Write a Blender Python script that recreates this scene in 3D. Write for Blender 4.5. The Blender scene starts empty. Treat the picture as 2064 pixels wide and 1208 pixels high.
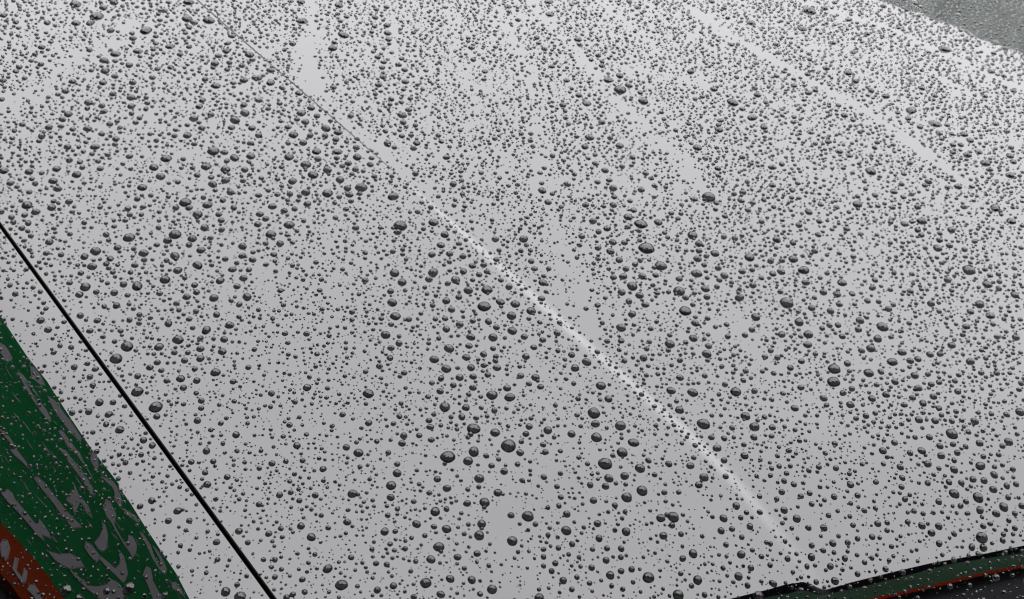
import bpy, bmesh, math, random
import numpy as np
from mathutils import Vector, Matrix

# ---------------------------------------------------------------- camera, sky, sun, exposure
CAM_Z, CAM_F, PITCH, ROLL = .45, 2250/2064, 37.0, 9.0   # height over the hood, focal length / image width, degrees
R_LEFT, R_RIGHT, NOSE_T = 3.0, 14.0, .315               # hood curvature left and right of its middle; start of the nose
SKY_ZENITH, SKY_HORIZON = 10.5, 2.1                      # overcast: dark low down, bright overhead
EXPOSURE = 3.06
TREE_EL = 13.3
CREASE = (0.337531, -0.836733, 0.723756, -0.225045, 0.452041)
sc = bpy.context.scene
cam_data = bpy.data.cameras.new('camera'); cam = bpy.data.objects.new('camera', cam_data)
sc.collection.objects.link(cam); sc.camera = cam
cam_data.sensor_width = 36; cam_data.lens = 36*CAM_F
cam_data.clip_start = .01; cam_data.clip_end = 500
_p, _r = math.radians(PITCH), math.radians(ROLL)
_right, _up = Vector((1, 0, 0)), Vector((0, math.sin(_p), math.cos(_p)))
_x = _right*math.cos(_r)+_up*math.sin(_r); _y = _up*math.cos(_r)-_right*math.sin(_r); _z = _x.cross(_y)
cam.matrix_world = Matrix(((_x.x, _y.x, _z.x, 0), (_x.y, _y.y, _z.y, 0), (_x.z, _y.z, _z.z, CAM_Z), (0, 0, 0, 1)))
cam_data.dof.use_dof = True; cam_data.dof.focus_distance = .70; cam_data.dof.aperture_fstop = 29

world = bpy.data.worlds.new('World'); sc.world = world; world.use_nodes = True
nt = world.node_tree; nt.nodes.clear()
def wn(kind, **kw):
    n = nt.nodes.new(kind)
    for k, v in kw.items(): setattr(n, k, v)
    return n
SUN_EL, SUN_AZ = math.radians(30), math.radians(215)
out = wn('ShaderNodeOutputWorld'); bg = wn('ShaderNodeBackground'); bg.inputs['Strength'].default_value = .12
sky = wn('ShaderNodeTexSky', sky_type='NISHITA', sun_disc=False, sun_elevation=SUN_EL, sun_rotation=SUN_AZ, dust_density=4.0)
hs = wn('ShaderNodeHueSaturation'); hs.inputs['Saturation'].default_value = .2
tc = wn('ShaderNodeTexCoord'); sep = wn('ShaderNodeSeparateXYZ')
mx = wn('ShaderNodeMath', operation='MAXIMUM'); mx.inputs[1].default_value = 0
ma = wn('ShaderNodeMapRange', interpolation_type='SMOOTHSTEP'); ma.inputs['From Max'].default_value = 1.0; ma.inputs['To Min'].default_value = SKY_HORIZON; ma.inputs['To Max'].default_value = SKY_ZENITH
noise = wn('ShaderNodeTexNoise'); noise.inputs['Scale'].default_value = 1.6; noise.inputs['Detail'].default_value = 2
mr = wn('ShaderNodeMapRange'); mr.inputs['To Min'].default_value = .90; mr.inputs['To Max'].default_value = 1.10
mm = wn('ShaderNodeMath', operation='MULTIPLY')
cl = wn('ShaderNodeVectorMath', operation='SCALE'); cl.inputs[0].default_value = (.992, .978, 1.010)
mix = wn('ShaderNodeMix', data_type='RGBA'); mix.inputs['Factor'].default_value = .93
L = nt.links.new
L(tc.outputs['Generated'], sep.inputs[0]); L(sep.outputs['Z'], mx.inputs[0]); L(mx.outputs[0], ma.inputs[0])
L(tc.outputs['Generated'], noise.inputs['Vector']); L(noise.outputs['Fac'], mr.inputs['Value'])
L(ma.outputs[0], mm.inputs[0]); L(mr.outputs[0], mm.inputs[1]); L(mm.outputs[0], cl.inputs['Scale'])
L(sky.outputs[0], hs.inputs['Color']); L(hs.outputs[0], mix.inputs[6]); L(cl.outputs[0], mix.inputs[7])
L(mix.outputs[2], bg.inputs['Color']); L(bg.outputs[0], out.inputs[0])

sun_data = bpy.data.lights.new('sun', 'SUN'); sun = bpy.data.objects.new('sun', sun_data); sc.collection.objects.link(sun)
sun_data.energy = .5; sun_data.angle = math.radians(25); sun_data.color = (1, .97, .93)
_sd = Vector((math.sin(SUN_AZ)*math.cos(SUN_EL), math.cos(SUN_AZ)*math.cos(SUN_EL), math.sin(SUN_EL)))
sun.rotation_euler = _sd.to_track_quat('Z', 'Y').to_euler()
sc.view_settings.view_transform = 'Standard'; sc.view_settings.look = 'None'
sc.view_settings.gamma = 1; sc.view_settings.exposure = EXPOSURE; sc.view_settings.use_curve_mapping = False
sc.cycles.filter_width = 1.1
sc.cycles.max_bounces = 10; sc.cycles.transmission_bounces = 8; sc.cycles.glossy_bounces = 6
sc.cycles.caustics_reflective = True; sc.cycles.caustics_refractive = True

# ---------------------------------------------------------------- body surface
# Car coordinates: t runs along the car towards the windscreen, s across it,
# both in metres; z is the height above the middle of the hood.
ET = np.array([-.70, .714]); ET /= np.linalg.norm(ET)
ES = np.array([ET[1], -ET[0]])
def to_ts(x, y): return x*ET[0]+y*ET[1], x*ES[0]+y*ES[1]
def to_xy(t, s): return t*ET[0]+s*ES[0], t*ET[1]+s*ES[1]
S_MID, S_GAP = .50, .174
def bend(d, R, d1, R2, d2):
    """height lost by a surface that starts to curve at d=0 (radius R, then R2, then straight)"""
    d = np.maximum(d, 0); a = np.minimum(d, d1); b = np.clip(d-d1, 0, d2-d1); c = np.maximum(d-d2, 0)
    k1 = d1/R; k2 = k1+(d2-d1)/R2
    return a*a/(2*R) + b*k1+b*b/(2*R2) + c*k2
def nose_line(s):
    q = np.logaddexp(0, (.27-s)/.02)*.02
    return NOSE_T-.40*(s-.36)-2.0*q
def crease_s(t): return np.polyval(CREASE, np.clip(t, .12, 1.0))
def sstep(u):
    u = np.clip(u, 0, 1); return u*u*(3-2*u)
def crease_wa(t):
    """width and height of the pressed crease: a sharp edge at the back, a soft fold that dies out to the front"""
    f = sstep((t-.44)/.16)
    w = .0135*(1-f)+.0048*f
    a = (.00030*(1-f)+.00090*f)*sstep((t-.13)/.10)
    return w, a
def Hs(t, s):
    z = -np.where(s < S_MID, (s-S_MID)**2/(2*R_LEFT), (s-S_MID)**2/(2*R_RIGHT))
    z = z-bend(S_GAP-s, .13, .05, .20, .16)
    z = z-bend(nose_line(s)-t, .27, .20, .5, .30)
    w, a = crease_wa(t)
    z = z-a*sstep((s-crease_s(t))/w+.5)
    return z
def H(x, y): return Hs(*to_ts(x, y))
def normal_at(x, y, e=1e-4):
    gx = (H(x+e, y)-H(x-e, y))/(2*e); gy = (H(x, y+e)-H(x, y-e))/(2*e)
    n = np.stack([-gx, -gy, np.ones_like(gx)], -1)
    return n/np.linalg.norm(n, axis=-1, keepdims=True)

# ---------------------------------------------------------------- helpers
random.seed(7); rng = np.random.default_rng(11)
C = sc.collection
def tag(o, label=None, cat=None, group=None, kind=None):
    for k, v in (('label', label), ('category', cat), ('group', group), ('kind', kind)):
        if v: o[k] = v
    return o
def empty(name, loc=(0, 0, 0)):
    o = bpy.data.objects.new(name, None); o.location = loc; o.empty_display_size = .1; C.objects.link(o); return o
def link(name, me, parent=None):
    o = bpy.data.objects.new(name, me); C.objects.link(o)
    if parent is not None: o.parent = parent; o.matrix_parent_inverse = Matrix.Translation(parent.location).inverted()
    return o
def mesh(name, v, f, mats, smooth=True, midx=None):
    me = bpy.data.meshes.new(name); me.from_pydata([tuple(map(float, q)) for q in v], [], f)
    for m in mats: me.materials.append(m)
    if smooth: me.polygons.foreach_set('use_smooth', np.ones(len(f), bool))
    if midx is not None: me.polygons.foreach_set('material_index', np.asarray(midx, np.int32))
    me.update(); return me
def material(name, color, rough=.5, ior=1.5, transmission=0, spec=None):
    m = bpy.data.materials.new(name); m.use_nodes = True; b = m.node_tree.nodes['Principled BSDF']
    b.inputs['Base Color'].default_value = (*color, 1); b.inputs['Roughness'].default_value = rough
    b.inputs['IOR'].default_value = ior
    if spec is not None: b.inputs['Specular IOR Level'].default_value = spec
    b.inputs['Transmission Weight'].default_value = transmission
    return m
def noisy(m, scale, amount, detail=4, socket='Base Color', bump=0):
    """fine variation of one material property"""
    n = m.node_tree.nodes; l = m.node_tree.links; b = n['Principled BSDF']
    t = n.new('ShaderNodeTexNoise'); t.inputs['Scale'].default_value = scale; t.inputs['Detail'].default_value = detail
    g = n.new('ShaderNodeNewGeometry'); l.new(g.outputs['Position'], t.inputs['Vector'])
    if socket == 'Base Color':
        c = b.inputs[socket].default_value[:3]; r = n.new('ShaderNodeMix'); r.data_type = 'RGBA'
        r.inputs[6].default_value = (*[q*(1-amount) for q in c], 1); r.inputs[7].default_value = (*[min(q*(1+amount), 1) for q in c], 1)
        l.new(t.outputs['Fac'], r.inputs[0]); l.new(r.outputs[2], b.inputs[socket])
    else:
        r = n.new('ShaderNodeMapRange'); v = b.inputs[socket].default_value
        r.inputs['From Min'].default_value = .35; r.inputs['From Max'].default_value = .75
        r.inputs['To Min'].default_value = v; r.inputs['To Max'].default_value = v+amount
        l.new(t.outputs['Fac'], r.inputs['Value']); l.new(r.outputs[0], b.inputs[socket])
    if bump:
        bp = n.new('ShaderNodeBump'); bp.inputs['Strength'].default_value = bump; bp.inputs['Distance'].default_value = .01
        l.new(t.outputs['Fac'], bp.inputs['Height']); l.new(bp.outputs[0], b.inputs['Normal'])
    return m
PAINT = noisy(material('black_car_paint', (.0004, .0004, .0005), .005), 9, .010, 5, 'Roughness')
_n, _l = PAINT.node_tree.nodes, PAINT.node_tree.links       # bright sky sheen along the crease, painted into the base colour
_at = _n.new('ShaderNodeAttribute'); _at.attribute_name = 'painted_sheen'
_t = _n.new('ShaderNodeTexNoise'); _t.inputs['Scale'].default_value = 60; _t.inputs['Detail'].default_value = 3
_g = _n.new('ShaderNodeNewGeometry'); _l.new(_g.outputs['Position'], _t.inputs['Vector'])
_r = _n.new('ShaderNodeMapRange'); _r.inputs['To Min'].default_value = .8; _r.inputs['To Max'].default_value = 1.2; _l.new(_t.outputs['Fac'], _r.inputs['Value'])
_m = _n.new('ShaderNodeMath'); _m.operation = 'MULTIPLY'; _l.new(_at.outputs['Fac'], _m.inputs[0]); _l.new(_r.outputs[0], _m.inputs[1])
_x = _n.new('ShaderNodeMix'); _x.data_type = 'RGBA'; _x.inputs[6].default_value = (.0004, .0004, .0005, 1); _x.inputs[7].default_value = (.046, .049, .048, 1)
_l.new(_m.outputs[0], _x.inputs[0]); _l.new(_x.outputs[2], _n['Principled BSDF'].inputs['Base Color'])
RUBBER = material('black_rubber', (.004, .0035, .004), .7)
WATER = material('water', (1, 1, 1), 0, 1.333, 1)
WET = material('paint_under_water', (.0008, .0008, .0008), .02, 1.09)
GREEN = noisy(material('green_sign_board', (.018, .225, .066), .55, spec=0), 3, .35)
GREEN_DULL = noisy(material('faded_green_board', (.105, .215, .125), .55, spec=0), 3, .3)
WHITE = noisy(material('pale_sign_lettering', (.50, .48, .51), .6, spec=0), 5, .12)
ORANGE = noisy(material('orange_red_board', (.38, .052, .011), .5, spec=0), 4, .3)
RED = noisy(material('red_tube', (.62, .042, .010), .4, spec=0), 9, .3)
GREY = noisy(material('grey_render', (.17, .17, .18), .8, spec=0), 2, .15, bump=.2)
DARK = noisy(material('dark_roof_edge', (.010, .010, .012), .7, spec=0), 4, .3)
TRIM = noisy(material('roof_edge_flashing', (.32, .28, .28), .6, spec=0), 6, .2)
ASPHALT = noisy(material('wet_asphalt', (.05, .05, .052), .5), 40, .4, bump=.4)
LEAF = noisy(material('tree_leaves', (.120, .136, .126), .8, spec=0), 6, .4)

# ---------------------------------------------------------------- the setting seen only in the paint and the drops
v = [(-150, -150, -.95), (150, -150, -.95), (150, 150, -.95), (-150, 150, -.95)]
tag(link('ground', mesh('ground', v, [(0, 1, 2, 3)], [ASPHALT], False)), kind='structure')

def slab(name, poly, frame, off, depth, mat, parent, anchor):
    """a board: 2-D outline on a wall plane, its front `off` in front of the wall, `depth` thick"""
    o, a, n = frame
    bm = bmesh.new(); vs = []
    for u, h in poly:
        p = o+a*u+n*off; vs.append(bm.verts.new((p[0]-anchor[0], p[1]-anchor[1], h-anchor[2])))
    f = bm.faces.new(vs); f.normal_update()
    if f.normal.x*n[0]+f.normal.y*n[1] < 0: f.normal_flip()
    r = bmesh.ops.extrude_face_region(bm, geom=[f])
    for q in r['geom']:
        if isinstance(q, bmesh.types.BMVert): q.co += Vector((-n[0], -n[1], 0))*depth
    bmesh.ops.recalc_face_normals(bm, faces=bm.faces[:])
    bmesh.ops.triangulate(bm, faces=[q for q in bm.faces if len(q.verts) > 4])
    me = bpy.data.meshes.new(name); bm.to_mesh(me); bm.free(); me.materials.append(mat)
    ob = bpy.data.objects.new(name, me); C.objects.link(ob); ob.parent = parent
    return ob
# outlines in metres: (distance along the wall, height)
LEFT_SHOP = dict(origin=(-1.1698, -0.3066), along=(-0.70007, 0.71407), normal=(0.71407, 0.70007), pieces=[
  ('wall', 'GREY', 0.000, 0.200, [(-1.478, -0.950), (-1.478, 2.498), (1.522, 2.498), (1.710, 2.571), (1.956, 2.758), (2.083, 2.764), (2.235, 2.779), (2.423, 2.842), (2.580, 2.760), (2.604, 2.928), (2.651, 2.700), (2.768, 2.696), (2.925, 2.701), (3.172, 2.756), (3.179, 2.572), (3.350, 2.575), (3.511, 2.586), (3.918, 2.613), (6.918, 2.613), (6.918, -0.950)]),
  ('sign_board', 'GREEN', 0.060, 0.050, [(1.522, 2.548), (1.710, 2.621), (1.956, 2.808), (2.083, 2.814), (2.235, 2.829), (2.423, 2.892), (2.580, 2.810), (2.604, 2.978), (2.651, 2.750), (2.768, 2.746), (2.925, 2.751), (3.172, 2.806), (3.179, 2.622), (3.350, 2.625), (3.511, 2.636), (3.918, 2.663), (5.118, 2.663), (5.118, 0.434), (1.048, 0.534), (0.995, 0.580), (0.967, 0.612), (0.912, 0.665), (0.862, 0.687), (0.809, 0.705), (0.744, 0.720), (0.322, 0.820), (0.322, 2.548)]),
  ('colour_band', 'ORANGE', 0.060, 0.050, [(0.744, 0.720), (0.809, 0.705), (0.862, 0.687), (0.912, 0.665), (0.967, 0.612), (0.995, 0.580), (1.048, 0.534), (5.118, 0.434), (5.118, 0.194), (0.881, 0.394), (0.826, 0.431), (0.803, 0.454), (0.764, 0.465), (0.703, 0.479), (0.322, 0.529), (0.322, 0.820)]),
  ('lettering', 'WHITE', 0.066, 0.008, [(1.368, 0.947), (1.360, 0.950), (1.353, 0.953), (1.351, 0.967), (1.349, 0.982), (1.340, 0.992), (1.332, 1.003), (1.333, 1.011), (1.335, 1.019), (1.351, 1.023), (1.367, 1.026), (1.379, 1.019), (1.392, 1.012), (1.394, 1.007), (1.396, 1.003), (1.382, 0.974)]),
  ('lettering', 'WHITE', 0.066, 0.008, [(1.114, 0.684), (1.100, 0.690), (1.087, 0.695), (1.076, 0.709), (1.065, 0.723), (1.050, 0.737), (1.035, 0.750), (1.021, 0.758), (1.006, 0.765), (1.001, 0.778), (0.996, 0.791), (1.007, 0.795), (1.019, 0.798), (1.022, 0.820), (1.025, 0.843), (1.032, 0.851), (1.039, 0.859), (1.056, 0.858), (1.073, 0.857), (1.081, 0.853), (1.088, 0.849), (1.074, 0.835), (1.060, 0.820), (1.056, 0.809), (1.052, 0.798), (1.062, 0.793), (1.072, 0.789), (1.083, 0.781), (1.093, 0.772), (1.104, 0.764), (1.115, 0.756), (1.127, 0.760), (1.138, 0.764), (1.141, 0.754), (1.143, 0.744), (1.133, 0.729), (1.123, 0.715), (1.118, 0.699)]),
  ('lettering', 'WHITE', 0.066, 0.008, [(1.291, 1.003), (1.277, 1.010), (1.262, 1.016), (1.244, 1.029), (1.226, 1.042), (1.205, 1.050), (1.185, 1.057), (1.169, 1.068), (1.152, 1.078), (1.178, 1.130), (1.205, 1.184), (1.211, 1.170), (1.218, 1.155), (1.224, 1.141), (1.231, 1.127), (1.246, 1.118), (1.262, 1.109), (1.278, 1.100), (1.294, 1.091), (1.303, 1.083), (1.313, 1.075), (1.317, 1.062), (1.320, 1.048), (1.306, 1.026)]),
  ('lettering', 'WHITE', 0.066, 0.008, [(1.770, 1.607), (1.748, 1.620), (1.726, 1.633), (1.713, 1.655), (1.700, 1.678), (1.668, 1.671), (1.635, 1.665), (1.630, 1.686), (1.625, 1.708), (1.685, 1.764), (1.748, 1.824), (1.778, 1.830), (1.809, 1.836), (1.821, 1.811), (1.833, 1.786), (1.846, 1.768), (1.860, 1.749), (1.858, 1.738), (1.856, 1.727), (1.812, 1.665)]),
  ('lettering', 'WHITE', 0.066, 0.008, [(2.036, 1.971), (2.020, 1.979), (2.003, 1.987), (1.967, 1.989), (1.931, 1.992), (1.889, 1.968), (1.849, 1.945), (1.892, 1.981), (1.938, 2.019), (1.977, 2.030), (2.018, 2.041), (2.077, 2.081), (2.138, 2.122), (2.133, 2.107), (2.129, 2.093), (2.081, 2.030)]),
  ('lettering', 'WHITE', 0.066, 0.008, [(1.420, 1.332), (1.387, 1.296), (1.362, 1.268), (1.335, 1.230), (1.309, 1.193), (1.304, 1.206), (1.299, 1.219), (1.275, 1.203), (1.251, 1.187), (1.304, 1.252), (1.367, 1.329), (1.379, 1.347), (1.392, 1.364), (1.372, 1.363), (1.352, 1.363), (1.352, 1.380), (1.351, 1.398), (1.391, 1.427), (1.432, 1.456), (1.438, 1.434), (1.445, 1.412), (1.487, 1.435), (1.530, 1.459), (1.487, 1.419), (1.445, 1.380), (1.432, 1.356)]),
  ('lettering', 'WHITE', 0.066, 0.008, [(2.550, 2.648), (2.388, 2.478), (2.246, 2.327), (2.223, 2.319), (2.199, 2.311), (2.158, 2.279), (2.118, 2.248), (2.257, 2.401), (2.415, 2.575), (2.540, 2.695), (2.677, 2.827), (2.690, 2.827), (2.703, 2.828), (2.624, 2.735)]),
  ('lettering', 'WHITE', 0.066, 0.008, [(2.164, 2.329), (2.178, 2.372), (2.193, 2.415), (2.216, 2.465), (2.239, 2.515), (2.194, 2.478), (2.151, 2.442), (2.063, 2.344), (1.982, 2.252), (1.974, 2.273), (1.965, 2.293), (2.077, 2.421), (2.202, 2.562), (2.300, 2.653), (2.405, 2.749), (2.418, 2.739), (2.431, 2.729), (2.361, 2.624), (2.297, 2.525), (2.228, 2.424)]),
  ('lettering', 'WHITE', 0.066, 0.008, [(1.965, 2.293), (1.950, 2.289), (1.935, 2.286), (1.977, 2.366), (2.022, 2.452), (2.072, 2.547), (2.126, 2.648), (2.169, 2.679), (2.212, 2.711), (2.133, 2.576), (2.062, 2.452), (2.012, 2.370)]),
  ('lettering', 'WHITE', 0.066, 0.008, [(1.796, 1.982), (1.691, 1.856), (1.599, 1.743), (1.565, 1.720), (1.532, 1.697), (1.522, 1.706), (1.512, 1.715), (1.488, 1.702), (1.465, 1.690), (1.450, 1.686), (1.435, 1.683), (1.417, 1.678), (1.399, 1.673), (1.392, 1.683), (1.386, 1.694), (1.368, 1.686), (1.350, 1.678), (1.405, 1.756), (1.465, 1.840), (1.530, 1.921), (1.600, 2.009), (1.632, 2.029), (1.665, 2.050), (1.634, 1.997), (1.605, 1.945), (1.533, 1.859), (1.466, 1.779), (1.456, 1.748), (1.445, 1.718), (1.476, 1.730), (1.507, 1.742), (1.523, 1.751), (1.539, 1.760), (1.629, 1.868), (1.728, 1.987), (1.784, 2.026), (1.841, 2.066), (1.818, 2.023)]),
  ('lettering', 'WHITE', 0.066, 0.008, [(1.420, 1.537), (1.377, 1.494), (1.337, 1.454), (1.284, 1.383), (1.235, 1.318), (1.195, 1.260), (1.160, 1.209), (1.149, 1.208), (1.138, 1.207), (1.140, 1.223), (1.142, 1.239), (1.166, 1.275), (1.192, 1.314), (1.255, 1.390), (1.324, 1.472), (1.364, 1.509), (1.406, 1.548), (1.413, 1.543)]),
  ('lettering', 'WHITE', 0.066, 0.008, [(1.128, 1.129), (1.107, 1.104), (1.086, 1.080), (1.075, 1.082), (1.063, 1.084), (1.056, 1.093), (1.049, 1.103), (1.065, 1.130), (1.082, 1.157), (1.073, 1.165), (1.064, 1.173), (1.059, 1.196), (1.055, 1.219), (1.048, 1.233), (1.042, 1.248), (1.056, 1.270), (1.069, 1.292), (1.101, 1.337), (1.138, 1.390), (1.166, 1.420), (1.196, 1.451), (1.233, 1.486), (1.271, 1.523), (1.278, 1.509), (1.284, 1.495), (1.240, 1.452), (1.198, 1.411), (1.169, 1.373), (1.142, 1.337), (1.115, 1.293), (1.093, 1.260), (1.097, 1.245), (1.100, 1.231), (1.102, 1.205), (1.105, 1.180), (1.119, 1.174), (1.133, 1.167), (1.130, 1.148)]),
  ('lettering', 'WHITE', 0.066, 0.008, [(0.960, 0.773), (0.949, 0.779), (0.938, 0.785), (0.936, 0.800), (0.933, 0.816), (0.934, 0.835), (0.935, 0.854), (0.959, 0.915), (0.987, 0.981), (0.998, 0.979), (1.009, 0.977), (1.008, 0.954), (1.007, 0.931), (0.989, 0.882), (0.972, 0.836), (0.966, 0.804)]),
  ('lettering', 'WHITE', 0.066, 0.008, [(0.934, 0.853), (0.925, 0.853), (0.916, 0.854), (0.909, 0.862), (0.901, 0.870), (0.896, 0.882), (0.890, 0.895), (0.884, 0.911), (0.878, 0.927), (0.877, 0.942), (0.877, 0.957), (0.906, 1.043), (0.941, 1.138), (0.964, 1.169), (0.987, 1.201), (1.003, 1.201), (1.019, 1.201), (1.015, 1.174), (1.011, 1.148), (0.987, 1.111), (0.965, 1.076), (0.944, 1.027), (0.924, 0.981), (0.914, 0.948), (0.904, 0.915), (0.915, 0.898), (0.925, 0.881), (0.929, 0.867)]),
  ('lettering', 'WHITE', 0.066, 0.008, [(1.905, 2.384), (1.849, 2.352), (1.795, 2.321), (1.729, 2.269), (1.665, 2.218), (1.638, 2.212), (1.611, 2.206), (1.616, 2.240), (1.622, 2.274), (1.705, 2.388), (1.798, 2.514), (1.866, 2.573), (1.938, 2.634), (1.955, 2.625), (1.972, 2.616), (1.957, 2.583), (1.943, 2.551), (1.877, 2.510), (1.815, 2.470), (1.763, 2.411), (1.713, 2.355), (1.685, 2.312), (1.659, 2.271), (1.712, 2.312), (1.767, 2.354), (1.835, 2.423), (1.907, 2.496), (1.930, 2.492), (1.954, 2.487), (1.929, 2.435)]),
  ('lettering', 'WHITE', 0.066, 0.008, [(1.433, 1.883), (1.349, 1.765), (1.273, 1.659), (1.246, 1.643), (1.219, 1.628), (1.169, 1.586), (1.122, 1.545), (1.175, 1.651), (1.235, 1.768), (1.257, 1.773), (1.279, 1.778), (1.305, 1.793), (1.331, 1.809), (1.395, 1.880), (1.465, 1.957), (1.449, 1.919)]),
  ('lettering', 'WHITE', 0.066, 0.008, [(1.619, 2.326), (1.574, 2.274), (1.531, 2.224), (1.571, 2.304), (1.615, 2.389), (1.620, 2.413), (1.625, 2.437), (1.620, 2.449), (1.616, 2.461), (1.664, 2.504), (1.713, 2.548), (1.724, 2.535), (1.735, 2.522), (1.674, 2.420)]),
  ('lettering', 'WHITE', 0.066, 0.008, [(0.913, 0.511), (0.894, 0.496), (0.874, 0.482), (0.869, 0.485), (0.864, 0.489), (0.870, 0.499), (0.876, 0.510), (0.894, 0.532), (0.912, 0.554), (0.923, 0.559), (0.934, 0.564), (0.933, 0.554), (0.933, 0.544), (0.923, 0.527)]),
  ('lettering', 'WHITE', 0.066, 0.008, [(0.884, 0.551), (0.864, 0.527), (0.845, 0.504), (0.832, 0.506), (0.819, 0.508), (0.814, 0.512), (0.809, 0.515), (0.813, 0.526), (0.817, 0.537), (0.834, 0.557), (0.852, 0.577), (0.855, 0.573), (0.859, 0.569), (0.842, 0.549), (0.826, 0.530), (0.835, 0.525), (0.844, 0.520), (0.863, 0.542), (0.883, 0.564), (0.883, 0.557)]),
  ('lettering', 'WHITE', 0.066, 0.008, [(0.810, 0.549), (0.801, 0.535), (0.792, 0.521), (0.785, 0.529), (0.778, 0.536), (0.773, 0.537), (0.768, 0.537), (0.771, 0.555), (0.775, 0.574), (0.787, 0.577), (0.800, 0.581), (0.807, 0.578), (0.815, 0.576), (0.812, 0.562)]),
  ('lettering', 'WHITE', 0.066, 0.008, [(2.533, 1.845), (2.431, 1.761), (2.336, 1.683), (2.322, 1.703), (2.308, 1.722), (2.412, 1.828), (2.527, 1.944), (2.567, 1.963), (2.608, 1.983), (2.616, 1.975), (2.624, 1.967), (2.577, 1.904)]),
  ('lettering', 'WHITE', 0.066, 0.008, [(2.338, 1.821), (2.268, 1.789), (2.201, 1.757), (2.161, 1.749), (2.122, 1.741), (2.094, 1.744), (2.068, 1.746), (2.061, 1.777), (2.055, 1.808), (2.096, 1.853), (2.139, 1.899), (2.188, 1.924), (2.238, 1.951), (2.236, 1.927), (2.234, 1.903), (2.195, 1.873), (2.158, 1.843), (2.147, 1.822), (2.137, 1.801), (2.179, 1.816), (2.222, 1.831), (2.278, 1.853), (2.335, 1.875), (2.327, 1.882), (2.319, 1.889), (2.318, 1.917), (2.317, 1.945), (2.309, 1.953), (2.302, 1.960), (2.339, 1.979), (2.377, 1.998), (2.379, 1.976), (2.382, 1.955), (2.398, 1.939), (2.413, 1.924), (2.375, 1.871)]),
  ('lettering', 'WHITE', 0.066, 0.008, [(2.939, 2.439), (2.783, 2.312), (2.642, 2.197), (2.672, 2.253), (2.703, 2.310), (2.800, 2.425), (2.906, 2.551), (2.983, 2.600), (3.063, 2.650), (3.072, 2.629), (3.080, 2.607), (3.007, 2.521)]),
  ('lettering', 'WHITE', 0.066, 0.008, [(2.641, 2.329), (2.546, 2.269), (2.457, 2.213), (2.428, 2.222), (2.399, 2.232), (2.387, 2.257), (2.375, 2.283), (2.410, 2.361), (2.448, 2.442), (2.527, 2.523), (2.612, 2.610), (2.656, 2.616), (2.702, 2.622), (2.712, 2.591), (2.722, 2.560), (2.754, 2.550), (2.787, 2.540), (2.711, 2.431)]),
  ('lettering', 'WHITE', 0.066, 0.008, [(1.451, 0.964), (1.435, 0.970), (1.420, 0.977), (1.403, 0.983), (1.387, 0.989), (1.396, 1.003), (1.405, 1.017), (1.427, 1.015), (1.449, 1.014), (1.460, 1.004), (1.471, 0.994), (1.461, 0.979)]),
  ('lettering', 'WHITE', 0.066, 0.008, [(2.065, 1.884), (2.036, 1.880), (2.008, 1.876), (1.976, 1.863), (1.944, 1.851), (2.026, 1.961), (2.117, 2.082), (2.135, 2.069), (2.153, 2.056), (2.168, 2.041), (2.183, 2.025), (2.122, 1.952)]),
  ('lettering', 'WHITE', 0.063, 0.006, [(1.534, 1.726), (1.501, 1.708), (1.485, 1.711), (1.483, 1.727), (1.512, 1.739)]),  # from here down: random slivers added to mirror as wet streaks, not letters
  ('lettering', 'WHITE', 0.063, 0.006, [(0.927, 0.903), (0.916, 0.907), (0.909, 0.916), (0.907, 0.927), (0.917, 0.921)]),
  ('lettering', 'WHITE', 0.063, 0.006, [(2.034, 2.172), (2.021, 2.167), (2.022, 2.179), (2.033, 2.198), (2.042, 2.199)]),
  ('lettering', 'WHITE', 0.063, 0.006, [(0.970, 0.683), (0.963, 0.684), (0.960, 0.688), (0.959, 0.694), (0.965, 0.692)]),
  ('lettering', 'WHITE', 0.063, 0.006, [(2.737, 2.293), (2.709, 2.302), (2.717, 2.341), (2.746, 2.395), (2.765, 2.377)]),
  ('lettering', 'WHITE', 0.063, 0.006, [(2.176, 1.943), (2.170, 1.950), (2.175, 1.969), (2.188, 1.992), (2.191, 1.981)]),
  ('lettering', 'WHITE', 0.063, 0.006, [(1.336, 1.152), (1.328, 1.149), (1.325, 1.152), (1.326, 1.160), (1.333, 1.161)]),
  ('lettering', 'WHITE', 0.063, 0.006, [(1.011, 0.849), (1.000, 0.850), (0.992, 0.854), (0.988, 0.859), (0.999, 0.858)]),
  ('lettering', 'WHITE', 0.063, 0.006, [(1.463, 1.838), (1.449, 1.827), (1.448, 1.836), (1.456, 1.855), (1.467, 1.861)]),
  ('lettering', 'WHITE', 0.063, 0.006, [(2.169, 1.581), (2.131, 1.571), (2.107, 1.573), (2.097, 1.581), (2.133, 1.588)]),
  ('lettering', 'WHITE', 0.063, 0.006, [(1.630, 2.311), (1.609, 2.301), (1.603, 2.311), (1.608, 2.331), (1.625, 2.336)]),
  ('lettering', 'WHITE', 0.063, 0.006, [(1.704, 2.103), (1.663, 2.078), (1.635, 2.067), (1.620, 2.067), (1.659, 2.089)]),
  ('lettering', 'WHITE', 0.063, 0.006, [(1.675, 1.216), (1.657, 1.216), (1.649, 1.225), (1.648, 1.238), (1.664, 1.236)]),
  ('lettering', 'WHITE', 0.063, 0.006, [(2.570, 2.332), (2.562, 2.339), (2.569, 2.361), (2.586, 2.389), (2.590, 2.377)]),
  ('lettering', 'WHITE', 0.063, 0.006, [(0.985, 1.197), (0.975, 1.192), (0.968, 1.191), (0.964, 1.193), (0.974, 1.197)]),
  ('lettering', 'WHITE', 0.063, 0.006, [(1.306, 1.045), (1.289, 1.047), (1.278, 1.055), (1.273, 1.064), (1.289, 1.060)]),
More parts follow.
